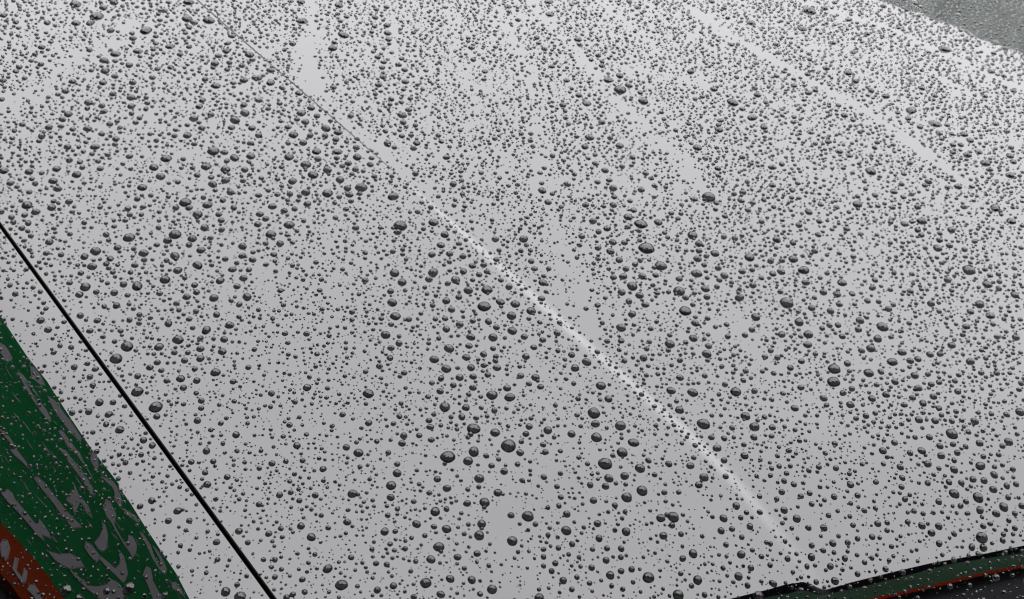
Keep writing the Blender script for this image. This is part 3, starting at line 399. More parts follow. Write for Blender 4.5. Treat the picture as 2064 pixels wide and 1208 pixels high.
# drops that can be told apart: t, s and diameter in tenths of a millimetre
DROPS = '''9811,3470,108 9687,3784,81 9628,3655,75 9492,3536,127 9395,3438,83 9448,3327,85 9900,2853,69 9718,2894,61 9576,3118,68 9600,2875,52 9172,3528,66 9026,3790,112
8942,3630,68 9035,3665,52 9408,4388,104 9086,4215,103 8987,4235,68 8974,4373,113 9337,4099,71 9292,4032,54 9480,4224,58 8918,4154,65 9167,3990,54 8831,4074,55
8653,3843,88 8472,3848,60 8569,3980,52 8596,4409,69 8484,4309,62 8354,4228,77 8190,4032,77 8128,3984,50 8302,4123,63 8202,4371,86 8106,4346,54 8050,4217,62
8043,4072,55 8146,4147,55 9160,2909,66 9213,3009,49 9066,2816,52 8875,2793,56 8922,2629,58 8865,2581,57 8974,2749,47 8740,3383,88 8696,3566,84 8601,3541,44
8680,3254,76 8623,3331,52 8499,3397,65 8504,3191,79 8567,3098,45 8915,3228,60 8379,3221,60 8327,3096,72 8208,3299,64 8207,3471,58 8299,3678,63 8326,3572,52
8760,3759,54 8887,3819,52 8667,3693,53 8772,2442,54 8717,2597,46 8470,2898,65 8347,2790,60 8328,2722,45 8328,2643,39 8488,2330,49 8086,2872,70 8005,2829,49
8117,3089,60 7986,3184,69 7858,3129,64 7983,2940,55 7893,2916,61 7927,3287,46 7841,3258,50 7761,3209,51 8036,3402,42 7970,3830,60 7830,3856,83 7809,4104,74
7805,4200,50 7807,4004,54 7664,3651,61 7585,3583,66 7436,3903,63 7312,3845,77 7252,3725,82 7164,3648,61 7078,3782,65 7423,3603,58 7434,3460,67 7360,3468,41
7371,3374,46 7273,3448,56 7231,3305,70 7275,3219,50 7352,3266,46 7997,2672,69 7948,2604,60 7893,2477,61 7857,2558,50 7768,2614,52 7714,2710,68 7691,2878,54
7700,2942,44 7602,2924,44 7609,3053,48 7656,3107,47 7753,3084,47 7587,2769,51 7464,2829,61 7444,2655,72 7552,2486,58 7799,2385,57 7746,2345,47 8039,2326,52
7989,2247,47 7893,2196,45 6882,3662,52 7091,3294,49 7396,3075,44 7282,3073,43 7507,2555,41 7395,2791,45 7542,2625,43 9022,5370,89 9071,5286,62 8634,5155,106
8813,5670,90 8223,5350,107 8022,5110,84 8122,5185,54 8519,5011,45 8249,4828,65 8171,4701,48 7864,4389,73 7788,4228,70 7668,4279,82 7544,4318,58 7400,4396,69
7135,4354,67 7097,4239,77 6960,4197,68 7027,4159,52 6955,4035,59 6831,4012,81 7000,4329,58 6794,4286,78 6696,4219,63 6694,4340,72 6608,4265,63 6760,4123,59
6689,4016,66 6740,3911,44 6957,3773,56 7446,4044,63 7320,4167,51 7288,4043,48 6540,4321,45 6426,4339,58 6539,4419,45 6881,4383,42 7062,4031,43 8646,5554,52
8555,5595,59 8496,5488,54 8598,5964,65 8607,6089,63 8435,5842,67 8266,5725,56 8242,5850,73 8095,5757,77 8174,5631,53 7974,5687,67 7897,5643,47 7835,5538,47
7815,5414,51 7704,5388,63 7597,5382,62 7511,5306,57 7426,5262,45 7354,5214,65 7246,5093,67 7591,5572,56 7502,5476,62 7392,5468,64 7197,5341,72 7081,5243,51
7104,5406,45 8010,5998,56 7730,5558,49 7373,4716,61 7462,4993,47 7408,4868,46 7139,5045,44 7117,4974,48 6983,5047,57 6898,5094,54 6921,5202,53 6908,4983,48
6759,5071,60 6706,4969,77 6604,4909,63 6528,4886,42 6517,4971,51 6858,4848,45 6887,4581,59 6632,4724,46 6547,4694,48 6422,4771,54 6507,4808,44 6398,4846,46
6378,4602,67 6300,4616,47 6274,4815,66 6216,4743,53 7302,5638,51 7015,5399,45 6295,5045,50 6204,5009,54 6284,5261,47 6541,5231,43 6107,5020,41 8384,6649,62
8162,7284,84 8054,7213,60 7518,6319,65 7305,6179,59 7704,6424,56 7647,6378,44 7440,6549,56 7062,6128,65 6940,6021,51 6043,5438,48 6143,5553,43 6741,4574,40
7086,4727,41 7405,6113,43 7109,5541,45 7842,7585,94 8103,7796,94 7958,7985,62 7857,7170,62 7447,7073,63 7341,7010,55 7217,6977,61 7253,7450,83 7149,7383,58
6894,7396,64 6846,7257,59 6704,7267,63 6770,7331,51 6802,7454,44 6446,7111,93 6471,7283,79 6249,7078,122 6284,7221,69 6129,7222,61 5989,7124,97 6606,6729,66
6460,6664,46 6330,6634,67 6180,6596,89 6249,6371,70 6156,6316,51 6059,6237,55 5960,6183,48 6888,6789,62 6276,6263,45 6009,5695,49 5973,5770,47 5883,5690,49
5800,5648,46 5698,6191,76 5597,6048,66 5854,6482,69 5612,6354,54 5473,6334,73 5759,6098,45 5828,6332,42 5756,7128,50 5653,7054,52 6250,8033,79 5882,7970,80
5795,7938,43 5813,7632,54 5816,7735,55 5608,7929,114 5475,7916,64 5311,7867,93 5406,7536,67 5351,7449,52 5285,7382,79 5493,7204,57 5142,6947,83 5326,6993,42
5454,7001,51 5222,6955,44 5616,8298,80 5727,8386,56 5473,8253,60 5135,7825,76 5074,7781,46 5975,8402,57 6124,8867,72 6875,9661,116 7473,9676,77 7641,8665,79
7794,8689,69 7539,8670,52 6543,8967,66 6522,9044,53 7120,8625,59 7365,9095,50 7036,8915,51 7282,8636,54 7174,8169,44 6897,8881,53 6784,8961,53 6677,8902,53
7066,9494,55 7282,9673,62 5117,7413,43 5066,7112,46 7702,7953,48 6870,10695,154 6546,10146,111 6866,10968,91 6947,11279,75 6359,9482,75 6147,10185,74 5896,10207,79
5571,9683,99 5739,9532,73 5722,9206,66 5602,8834,72 5431,8847,72 5438,8969,62 5823,8836,60 5864,8999,59 5708,8962,55 5344,8672,54 5306,8291,57 5220,8187,47
5145,8273,54 5080,8183,56 4952,8794,72 5118,8920,56 4852,8796,60 4873,8175,72 4679,8186,66 4710,8036,50 5403,9581,74 5192,9557,71 5044,9598,83 5136,9428,55
5183,10241,92 5003,10180,75 4838,10161,85 4725,9577,116 4758,9393,59 4632,9387,68 4443,9562,124 4468,9343,65 4373,9667,61 4304,9418,72 4179,9658,84 4078,9605,79
4100,9338,64 4065,9419,62 4240,9536,53 4222,9338,55 4405,9965,60 4168,10217,75 4020,10177,64 4290,10534,58 4945,11448,91 4814,11486,68 4540,11212,75 4641,11207,64
4596,10730,68 5538,11451,141 5612,12017,82 5433,12363,118 5275,12314,82 5268,11519,73 5240,12004,63 5393,10663,70 5281,10601,54 5562,11155,70 6170,10849,74 6343,11042,58
6527,10982,87 6661,11863,85 6602,12441,124 6488,12405,77 6149,12708,95 5884,12037,68 6243,12412,76 6300,12067,60 5849,10623,61 5659,10162,59 4461,8637,58 4408,8525,55
4493,8839,42 4608,8705,42 4666,8649,47 4362,8750,46 3805,9887,60 6063,10986,62 6145,11437,58 6025,11102,57 6204,9326,71 5956,9533,58 6055,9647,58 7503,1990,71
7389,2133,62 7324,1974,57 7324,2202,43 7316,2309,64 7180,2229,67 7068,2218,61 7165,2398,71 7308,2482,51 7230,2468,45 7373,2427,50 7291,2116,45 7219,2114,46
7254,1995,39 7142,2042,46 7246,2595,46 7144,2568,53 7290,2688,44 7362,2597,42 7428,2558,42 7184,2813,54 7013,3026,87 6951,2898,74 6813,2886,70 6754,2717,74
6640,2627,50 6628,2725,42 7115,2730,38 7022,2750,38 7033,2400,39 6998,1971,81 7074,1956,36 6886,1990,61 6894,1915,48 6923,1834,46 6858,1824,43 6791,1902,50
6759,1846,48 6874,2098,63 6939,2138,44 6873,2223,53 6746,2194,38 7022,1800,43 6578,2211,41 6690,2374,42 6566,2523,51 6527,2620,46 6449,2571,41 6490,2504,43
6534,2446,34 6446,2450,38 6489,2387,34 6423,2360,39 6366,2278,48 6297,2266,37 6248,2390,81 6108,2661,89 6074,2588,60 6069,2508,44 6034,2397,66 6115,2364,38
6188,2281,54 6234,2147,73 6221,2064,58 6105,2193,53 6093,2063,63 6068,2150,46 6015,2144,36 5947,2295,49 5964,2369,41 6014,2205,34 5961,2149,41 5893,2241,39
6070,1977,44 5804,2153,50 5874,2074,33 5919,2055,30 5738,2217,79 5759,2070,51 5920,1945,70 5870,1885,54 5832,1981,43 6018,1880,43 5688,2129,40 5836,2324,32
5697,2391,72 5587,2301,43 5737,2500,61 5890,2554,69 5876,2487,40 5842,2439,31 5678,2300,27 6416,2888,90 6343,2881,55 6394,2805,53 6546,2821,41 6236,2894,73
6303,3003,72 6404,3023,43 6299,3122,52 6175,3143,53 6158,3017,51 6084,2998,51 6360,3215,58 6522,3156,66 6517,3258,63 6608,3188,49 6688,3117,53 6442,3135,41
6757,3224,77 6650,3327,75 6757,3458,76 6748,3389,49 6921,3367,94 6866,3430,59 6716,3574,72 6654,3524,43 6572,3444,58 6446,3362,46 6494,3445,38 6940,3129,44
6794,3132,44 6837,3063,38 6680,2959,45 6411,2687,40 6315,2640,34 6241,2602,43 6069,2863,64 5983,2948,48 6001,2736,65 5948,2686,49 5938,2840,42 5851,2725,61
5829,2867,33 5736,2978,60 5642,2925,54 5638,3004,38 5566,2961,52 5673,2814,45 5593,2857,38 5713,2632,70 5664,2709,36 5546,2800,55 5484,2889,45 5424,2816,56
5485,2679,59 5372,2741,51 5538,2522,49 5464,2499,48 5639,2503,37 5459,2427,55 5349,2563,61 5240,2743,63 6505,1938,59 6641,1863,40 6704,1866,37 6633,2019,39
6510,2082,39 6400,1875,45 6328,1948,43 6617,1808,37 6497,1800,36 6338,1804,32 6312,1708,39 6231,1570,37 6129,1566,40 6111,1676,35 6043,1697,35 6163,1994,34
6561,3816,79 6486,3831,39 6402,3870,82 6526,4039,78 6444,4177,78 6426,3990,59 6258,3973,72 6368,4123,50 6249,4100,47 6260,4160,59 6252,3844,85 6302,4268,72
6161,4162,53 6118,4103,43 6109,4198,39 6163,4297,55 6238,4359,50 6093,3982,67 5965,3967,59 5886,3932,59 5924,4061,90 5862,4008,44 5808,3898,45 5899,3854,43
5982,3804,83 6254,3668,67 6075,3677,68 6117,3566,51 6059,3613,41 6196,3614,38 6466,3697,47 6336,3588,44 6239,3568,38 6238,3456,43 6158,3487,47 6409,3493,42
6220,3367,52 6056,3512,37 6014,3576,41 5940,3609,60 6009,3728,34 5850,3784,39 5740,3812,47 5686,3689,44 6043,3381,61 5953,3426,53 5934,3499,48 6006,3259,57
5934,3266,51 5905,3187,56 5772,3479,42 5782,3368,76 5752,3205,77 5703,3195,34 5680,3124,44 5624,3204,55 5685,3294,36 5589,3282,37 5691,3377,36 5541,3109,51
5470,3009,40 5451,3167,35 5471,3077,35 5364,3151,36 5371,3027,34 5309,3301,37 5129,3235,38 5038,3167,41 5178,2952,44 5193,3133,34 5507,3746,51 5418,3895,38
5705,4201,80 6005,4231,51 5943,4350,43 5885,4298,37 5816,4301,35 5768,4351,39 5447,4242,43 5534,4340,40 5447,4361,47 5555,4147,34 5364,4030,103 5308,3970,55
5369,3971,33 5277,4263,78 5113,4244,64 5022,4143,61 4963,4023,55 4907,4135,54 4835,4198,52 4972,4265,45 5105,4329,35 5247,4152,39 5194,4189,33 5118,3883,38
5135,3811,41 5238,3891,38 5335,3720,34 5223,3641,41 5171,3607,33 5071,3850,36 5011,3838,34 5411,3597,34 5147,3411,35 5175,3496,31 4964,3473,50 4926,3684,70
4815,3671,64 4776,3551,49 4732,3638,34 4789,3909,72 4745,3842,54 4644,3992,68 4640,3924,42 4693,4096,56 4713,4189,55 4679,4263,48 4608,4167,47 4606,4235,46
4831,4077,39 4823,4026,32 4750,4021,35 4583,4092,38 4446,4110,79 4507,3998,64 4483,3901,50 4481,4259,44 4393,4260,52 4625,3742,36 4577,3779,34 4688,3767,34
4894,3883,30 4687,4382,50 4984,4337,38 4766,4469,40 4887,4531,55 5095,4664,41 5634,4706,61 5896,4538,55 5981,4898,61 5548,4505,38 5756,4872,44 5647,4797,43
5557,4747,41 5487,4684,43 5392,4534,42 5341,4597,42 5663,5002,46 5884,4934,36 5910,4730,40 5846,4774,34 5768,4787,38 5448,4585,38 5537,5086,44 5411,5075,40
5333,4898,35 5262,4810,38 5301,4554,34 5158,4519,37 5785,4529,29 4863,3360,34 5231,5268,69 5606,5696,54 5211,5511,58 5456,6035,48 5347,5939,58 5440,5942,44
5227,5935,62 5098,5862,57 4992,5806,67 4890,5721,52 5120,5754,53 5209,6111,52 5279,6299,57 5185,6196,42 5036,6212,56 4957,6199,49 4859,6141,51 4866,5996,59
4787,5795,48 4802,6212,43 4737,6017,40 4911,5436,57 4952,5513,39 4830,5553,45 4807,5632,59 4759,5571,35 4625,5619,74 4675,5726,59 4505,5639,104 4457,5778,70
4502,5968,49 4460,6034,43 4421,5960,45 4562,6291,65 4523,6422,108 4434,6416,53 4363,6633,61 4443,6746,60 4460,6657,49 4809,6845,60 4725,6757,50 4735,7181,56
4540,6912,48 4236,6573,54 4294,6697,55 4279,6818,49 4069,6545,52 4263,6330,52 4371,6336,46 4008,6397,43 4066,6099,48 4010,6162,52 4009,6243,41 4846,7198,57
4978,6871,49 5445,5426,47 5486,5505,43 5319,5337,46 5158,5310,47 5080,5198,60 4981,5246,43 4960,5200,35 5305,5061,39 5389,5149,40 4992,4919,36 5301,5665,47
5354,5680,37 5506,5730,44 5427,5715,37 5065,5404,37 4819,5232,36 4714,5333,61 4663,5347,31 4588,5364,63 4586,5273,51 4603,5119,56 4431,5274,60 4384,5349,54
4525,5519,48 4446,5561,44 4349,5475,42 4249,5447,124 4352,5177,63 4430,5127,52 4240,5159,57 4142,5225,48 4135,5126,51 4160,5293,40 4326,5030,40 4301,4965,36
4416,4906,38 4525,5027,43 4497,4949,33 4786,4713,68 4717,4682,39 4682,4602,42 4652,4666,40 4546,4585,49 4466,4548,50 4415,4637,41 4366,4550,39 4311,4495,63
4905,4778,37 4073,4740,37 4222,4448,35 4105,4975,50 4078,5045,61 4012,5170,60 3972,5266,49 4035,5380,92 4044,5323,37 3961,5022,78 3947,4906,58 3858,4993,60
3895,5162,39 3811,5125,39 3782,5205,39 3854,5387,53 3750,5278,87 3836,5550,79 3963,5695,63 3883,5682,46 3954,5780,41 3947,5867,70 4032,5785,53 4097,5852,63
4201,5890,83 4114,5637,34 4081,5697,36 4213,5735,40 4274,5697,42 4331,5721,42 4219,5596,34 4551,6134,40 4606,6021,36 3674,5469,65 3601,5408,52 3649,5564,43
3715,5716,61 3696,5642,46 3803,5746,50 3760,5582,38 3821,5634,37 3685,5878,56 3779,6069,83 3528,5817,55 3660,5963,43 3558,5946,46 3477,5614,65 3547,5695,34
3630,5700,38 3673,5265,48 3678,5360,38 3752,5399,31 3744,6175,32 3800,6219,34 4180,4372,52 3959,4761,35 3682,6033,36 3888,5282,31 3798,5455,33 4205,4878,32
4198,5016,36 4604,7311,71 4603,7437,59 4403,7072,65 4149,8106,101 4269,7172,61 4320,7307,49 4194,7070,48 4159,7124,46 4005,7214,52 3977,7023,67 3888,6788,58
4000,6718,40 4065,6903,41 4168,6811,47 3844,6989,52 3721,6819,53 3911,7303,54 3814,7343,41 3856,7515,84 3935,7627,46 3875,7790,60 3982,7803,51 4064,7898,45
3835,8004,71 3881,8185,54 3981,8366,53 3740,8006,56 3735,8124,47 3792,8465,66 3769,8373,55 3580,7983,61 3426,7815,81 3463,7723,47 3471,7633,64 3547,7547,53
3678,7761,52 3756,7664,48 3751,7752,40 3301,7623,55 3362,7659,57 3182,7702,59 3238,7795,47 3221,7935,70 3118,7576,74 3091,7705,58 2995,7773,50 3612,8654,71
3552,8783,55 3649,8542,53 3701,8710,51 3383,8385,58 3464,8633,39 3239,8647,99 3046,8577,85 3152,8597,47 3202,8472,43 3219,8541,36 3165,8810,43 3501,9344,84
3744,9322,95 3653,9244,62 3917,9297,82 3905,9468,85 3715,9709,78 3633,9629,72 4012,9199,65 4077,8599,59 4513,8133,74 4421,8160,65 4301,7911,48 4209,7923,44
4054,8108,42 4289,8125,42 3662,7111,60 3560,7160,50 3484,7271,40 3715,6989,40 3838,6455,70 3746,6538,58 3585,6605,54 3549,6746,43 3764,6361,39 3737,6467,39
3598,6360,76 3629,6266,49 3668,6180,51 3462,6319,87 3535,6144,62 3550,6066,58 3509,6430,38 3589,6464,38 3503,6652,37 3470,6761,43 3384,6826,48 3446,6906,39
3211,6455,75 3328,6521,40 3346,6450,38 3335,6354,39 3351,6203,59 3323,6152,33 3104,6719,51 3052,6616,52 3084,6410,53 3138,6300,59 3206,6226,57 3197,6112,40
3372,5940,46 2968,6722,43 3087,6940,44 3008,7060,46 2880,6850,54 2847,6951,36 2815,7252,58 2721,7161,45 2806,7533,100 2621,7498,77 2680,7634,49 2655,7716,45
2593,7628,45 2544,7534,50 2430,7574,67 2747,7673,49 2864,7650,42 2587,7385,38 2569,7817,39 2977,7419,43 3118,7315,39 3170,7482,44 3184,7107,37 3023,7968,51
2932,7684,40 2772,8261,45 2744,8104,38 2634,7918,42 2941,7302,39 3071,7406,35 3042,7452,39 2957,8604,47 3293,8790,35 3358,7275,44 3310,7375,38 3130,8218,38
3384,8932,40 5785,1599,53 5674,1603,49 5927,1674,33 5866,1665,34 5677,1706,34 5674,1810,45 5569,1876,47 5505,1801,43 5671,1965,39 5635,2030,51 5601,2100,33
5543,2103,33 5468,2109,37 5458,2038,42 5394,2072,34 5400,2152,32 5395,1952,38 5407,1843,35 5326,1883,36 5240,1925,79 5178,1828,75 5176,1953,30 5124,2079,60
5116,2200,68 5287,2219,53 5434,2344,39 5368,2329,36 5295,2411,41 5252,2343,41 5097,2382,63 5193,2502,49 5057,2521,61 5201,2666,45 5093,2606,36 5264,2641,36
4957,2431,51 5049,2318,40 5164,2322,34 4999,2381,32 4963,2274,50 4864,2370,54 4885,2235,52 4975,2197,36 5032,2229,30 5024,2132,41 4925,2150,44 5004,2011,42
4990,1957,46 4927,2001,38 5085,2027,30 4964,1868,43 4796,2062,55 4726,2131,47 4717,2041,44 4828,1987,38 4823,2167,39 4725,2253,62 4594,2300,41 4633,2081,33
4560,2077,41 4506,2049,37 4444,2228,33 4469,2145,28 4595,1982,31 4845,1812,72 4667,1844,80 4595,1816,43 4650,2432,39 4769,2538,35 4430,1987,44 4333,2084,35
4320,2015,34 4203,2112,47 4350,2128,28 4243,2206,28 4187,2021,30 5492,1606,33 5435,1653,36 5464,1554,34 5447,1718,28 5353,1713,28 5265,1602,42 5241,1674,34
5168,1693,40 5128,1643,40 5053,1628,39 5134,1581,26 5133,1466,27 4902,1604,52 4850,1664,39 4780,1704,31 4878,1529,44 4780,1607,47 4721,1566,38 4631,1608,54
4721,1486,31 4474,1679,43 4408,1701,42 4515,1711,26 4941,1454,40 5072,1447,26 4810,1554,25 5312,2334,29 5369,1536,26 5037,2895,36 5085,2741,35 4960,2773,36
4930,2892,28 5008,2709,29 4792,2766,42 4714,2875,44 4620,2981,36 4706,2736,35 4612,2685,32 4516,2831,36 4570,2711,30 4582,2825,27 4424,2766,30 4389,2868,25
4367,2688,32 4297,2631,52 4223,2727,32 4375,2435,42 4235,2512,36 4165,2584,26 4282,2377,31 4092,2393,38 4036,2320,32 3973,2434,32 3930,2347,46 3899,2522,23
3944,2587,31 4113,2470,28 3987,2684,39 3757,2565,44 4159,2681,29 4141,2757,27 4253,2867,31 4051,2760,27 4046,2901,69 3983,2843,29 3843,2771,45 3833,2715,27
3756,2632,29 3696,2730,34 3756,2885,34 3786,2947,39 3642,2879,44 3600,2838,45 3659,2800,26 3594,2954,38 3526,2991,40 3613,3045,45 3659,3069,40 3683,3121,32
3588,3103,31 3696,3211,70 3824,3179,37 3820,3266,46 3908,3268,36 3908,3337,45 3960,3414,63 4071,3402,61 4102,3539,65 4263,3636,54 4216,3542,36 4213,3461,32
4352,3691,43 4382,3635,40 4505,3701,40 4478,3588,35 4473,3489,45 4546,3434,71 4672,3494,66 4493,3365,39 4577,3345,40 4429,3279,63 4370,3343,32 4315,3304,47
4306,3238,46 4306,3174,27 4233,3182,44 4208,3087,44 4580,3252,30 4514,3242,29 4372,3440,28 4215,2991,36 4074,3178,41 4062,3139,31 4113,3037,28 3961,3111,28
4050,3033,25 3868,3015,32 4734,3223,41 4670,3182,36 4807,3162,33 4864,3078,35 4684,3305,28 4627,3103,29 4565,3118,29 4506,3033,29 4461,3005,30 4386,2966,27
4373,3086,29 4403,3780,50 4496,3806,59 4252,3735,53 4350,3832,32 4303,3802,30 4235,3828,42 4115,3722,59 4053,3660,49 3975,3581,54 3884,3549,52 3852,3437,53
3812,3510,47 3818,3363,42 3734,3449,45 3702,3393,35 3623,3313,50 3574,3246,47 3609,3193,33 3458,3245,79 3510,3163,31 3422,3176,30 3362,3330,60 3507,3438,40
3618,3507,71 3616,3622,51 3543,3585,65 3235,3329,90 3774,3595,43 3856,3627,40 3794,3683,52 3849,3714,40 3939,3689,48 3880,3742,39 3949,3774,41 3919,3632,30
4034,3839,62 4102,3921,48 4175,3912,52 4314,3984,92 4294,4106,63 4253,4080,31 4141,4079,67 4018,3986,66 3646,3442,32 3569,3387,32 3519,3310,35 3494,3373,30
3480,3509,28 4170,3662,29 4282,3888,29 3928,3478,32 3990,3902,30 3750,3725,27 3360,3425,27 3761,3080,26 4224,4178,65 4111,4223,66 4056,4158,35 3990,4197,39
3931,4016,49 3842,4098,46 3817,4002,46 3776,3902,50 3843,4222,50 3917,4308,40 3631,4162,49 3621,4096,34 3524,4097,56 3526,4198,60 3708,4113,38 3724,3810,32
3656,3762,47 3593,3830,55 3572,3759,39 3511,3802,45 3421,3996,35 3478,3982,32 3313,4126,65 3199,4085,52 3304,3928,37 3223,4038,31 3157,3926,80 3201,3829,34
3084,3872,53 2988,3988,67 2998,3803,69 2846,3963,66 3101,3697,50 3202,3599,53 3288,3527,44 3252,3473,42 3334,3580,32 3218,3411,33 3129,3501,37 3138,3594,31
3119,3786,30 3021,3907,27 2911,3926,27 3337,3773,32 3939,4564,38 3926,4659,47 3845,4878,49 3760,4953,56 3731,4799,57 3663,4630,64 3641,4731,34 3552,4800,42
3767,4556,37 3793,4676,31 3565,4539,48 3609,4455,42 3564,4325,39 3406,4418,39 3505,4465,35 3416,4629,40 3458,4695,37 3360,4545,53 3400,4489,30 3370,4798,69
3327,4905,40 3330,4743,37 3436,4865,37 3330,4982,61 3437,5115,60 3568,5151,92 3400,5003,32 3591,5252,41 3484,5165,35 3430,5230,43 3219,5012,49 3169,4941,65
3120,4898,35 3218,4864,32 3217,4737,41 3098,4615,50 3213,4655,33 3332,4665,30 3289,4518,33 3230,4444,34 3185,4378,30 3199,4516,34 3043,4477,60 2955,4583,67
2955,4436,33 2890,4396,55 2955,4375,30 2826,4361,28 2723,4436,80 2872,4173,32 3117,4290,36 2997,4284,33 2814,4270,32 3029,4335,27 2702,4269,27 2684,4208,30
2630,4266,35 2621,4399,41 2573,4461,41 2544,4369,53 2628,4713,61 2536,4694,64 2480,4627,45 2605,4565,37 2474,4531,34 2647,4506,28 2558,4813,38 2753,4941,45
2812,4828,72 2897,4820,39 2854,4716,32 3025,4768,39 3028,4934,36 2861,4956,41 2914,5040,41 2996,5012,31 2948,4956,31 3087,4983,32 3138,5038,28 3221,5206,44
3314,5297,42 3336,5208,36 3304,5101,34 3265,5543,67 3184,5411,48 3169,5322,45 2944,5268,44 3066,5091,32 3122,5170,29 2854,5136,36 3056,5415,34 2746,4534,31
2716,4586,28 2562,4752,30 2850,5018,31 2547,4519,29 2999,4682,29 3028,4617,27 3285,5042,32 3585,4889,36 3260,5874,99 3128,5993,56 3051,6213,51 3033,6088,56
3068,5777,70 3041,5557,55 2945,5726,70 2874,5631,62 2931,5945,44 2902,6004,50 2938,5871,42 2805,5925,51 2867,5835,33 2957,5659,35 3149,5868,36 2966,5353,42
2893,5335,45 2783,5452,49 2779,5332,50 2801,5188,40 2782,5599,39 2614,5587,86 2533,5475,88 2602,5715,52 2545,5662,35 2430,5441,47 2425,5529,43 2467,5286,52
2613,5237,47 2639,5086,39 2507,5045,53 2639,4976,35 2415,5251,39 2334,5393,55 2237,5327,37 2473,4789,45 2428,4732,37 2436,4863,30 2383,4901,33 2310,4860,34
2347,4710,28 2178,5042,39 2852,6192,61 2794,6095,53 2849,6268,36 2722,6279,84 2657,6133,61 2618,6237,40 2616,5998,66 2635,5917,46 2679,5822,33 2474,6161,61
2448,6011,74 2389,6135,53 2371,6201,52 2623,6364,41 2829,6504,53 2842,6582,42 2921,6512,42 2646,6497,41 2761,6755,35 2993,6318,36 2949,6148,34 2704,6860,57
2680,6925,37 2613,6829,40 2355,6322,52 2320,6392,47 2273,6290,34 2351,6071,32 2279,6028,57 2237,6122,42 2312,5849,52 2427,5851,47 2463,5764,71 2360,5711,40
2356,5998,31 2189,5936,57 2164,6051,47 2147,6119,47 2188,6241,31 2267,5686,53 2294,5569,54 2153,5821,46 2085,5841,54 2085,5958,51 2143,5713,46 1999,5900,44
1955,5863,37 2010,5691,53 1948,5782,50 2217,5404,45 2199,5477,37 2081,5466,33 2124,5535,29 2157,5407,32 1980,5394,44 2049,5559,34 2047,5630,34 2103,5627,29
2123,5586,29 2033,5768,34 1886,5637,46 1823,5794,79 1886,5882,41 1855,5949,36 1804,6022,55 1774,5909,40 1681,5903,51 1714,5796,38 1807,5643,46 1769,5733,40
1921,5980,38 1902,6043,31 1979,6019,31 2024,6153,50 2096,6229,41 2118,6310,39 2158,6516,61 2046,6477,45 1986,6574,46 1936,6660,36 2332,6556,58 2402,6854,58
2359,6741,41 2489,7049,57 2505,7200,75 2382,7145,70 2313,7068,42 2305,7206,39 2336,7335,37 2236,7318,39 2134,7080,56 2211,6957,45 2104,6754,37 2119,6653,42
2186,6706,39 2188,6763,35 2398,6992,37 2359,6632,34 2020,6947,35 1834,6633,43 1806,6561,39 1873,6451,29 1887,6341,32 1852,6221,32 1798,6365,33 1782,6183,40
1722,6274,43 1686,6380,63 1834,6110,31 1584,6093,58 1587,6026,40 1589,6198,33 1726,6005,32 1935,5550,35 2027,5345,30 2103,5409,27 2428,5054,30 2388,5122,29
2970,6442,48 2437,5669,30 2186,5151,25 2243,6765,32 4580,1448,32 4491,1453,26 4469,1533,30 4393,1535,34 4385,1624,33 4426,1581,24 4315,1671,26 4342,1580,23
4312,1525,27 4322,1461,29 4244,1438,26 4203,1608,25 4156,1672,25 4062,1535,41 4073,1473,36 3908,1611,46 3884,1546,38 3811,1630,35 4044,1689,26 4003,1712,24
3958,1717,23 4191,1922,44 4168,1819,38 4100,1917,37 4055,1845,38 3955,1926,39 3971,1815,43 3854,1805,30 4091,2058,30 3992,2052,28 3591,1802,40 3499,1804,32
3599,1678,39 3688,1673,25 3768,1589,26 3704,1526,27 3647,1551,24 3675,1499,21 3500,1632,30 3435,1654,21 3600,1464,25 3529,1504,22 3469,1553,26 3320,1700,26
3305,1639,30 3690,1610,23 3572,1625,20 3639,1706,21 3694,1894,23 3879,1906,25 3905,1957,25 3800,1939,25 3778,1904,26 3699,1439,22 3572,1383,19 4610,1284,24
4833,1054,23 4707,1151,22 4416,1414,27 4420,1291,32 4339,1334,25 4628,1021,20 4268,1089,25 3917,1332,25 3668,1317,22 3978,1411,22 4241,984,22 3790,1096,25
3622,1393,21 4094,1024,18 4024,1020,20 4304,1212,19 4137,1165,20 4250,1262,17 4776,1240,20 3682,2598,58 3366,2992,87 3334,2947,27 3313,3137,66 3275,3067,58
3248,3176,36 3173,3157,38 3188,3219,31 3101,3191,45 3138,3043,56 3267,2847,43 3184,2853,47 3114,2945,30 3094,3006,30 3006,3073,50 2995,2972,59 3041,2886,43
3091,2707,57 3071,2768,35 3212,2754,34 3212,2650,32 3078,2575,48 3013,2643,34 2965,2692,51 2894,2876,50 2843,2821,56 3006,2821,26 2928,2811,28 2892,2756,29
3377,2614,59 3431,2690,51 3486,2728,37 3590,2549,30 3586,2735,35 3385,2791,27 3483,2543,27 3308,2565,45 3271,2516,26 3216,2484,33 3222,2551,32 3295,2744,28
3451,2412,54 3367,2431,25 3349,2475,26 3371,2333,27 3305,2286,44 3265,2293,23 3247,2241,24 3136,2411,47 3104,2456,31 3019,2502,27 2992,2569,31 3021,2464,23
3052,2389,31 2981,2435,31 3005,2384,27 3080,2295,29 3012,2346,21 2894,2590,58 2852,2509,49 2794,2640,42 2761,2746,40 2884,2435,29 2955,2303,33 2993,2263,33
3038,2209,24 3100,2181,34 2971,2349,24 2722,2632,29 2674,2759,28 2848,2379,26 2706,2528,46 2649,2627,46 2748,2403,59 2557,2693,53 2564,2618,33 2654,2430,43
2713,2304,33 2827,2258,40 2854,2179,39 2987,2052,63 3112,2048,51 2933,2112,26 2929,2200,22 3333,2084,50 3427,2077,43 3332,2185,31 3424,2199,30 3579,2157,35
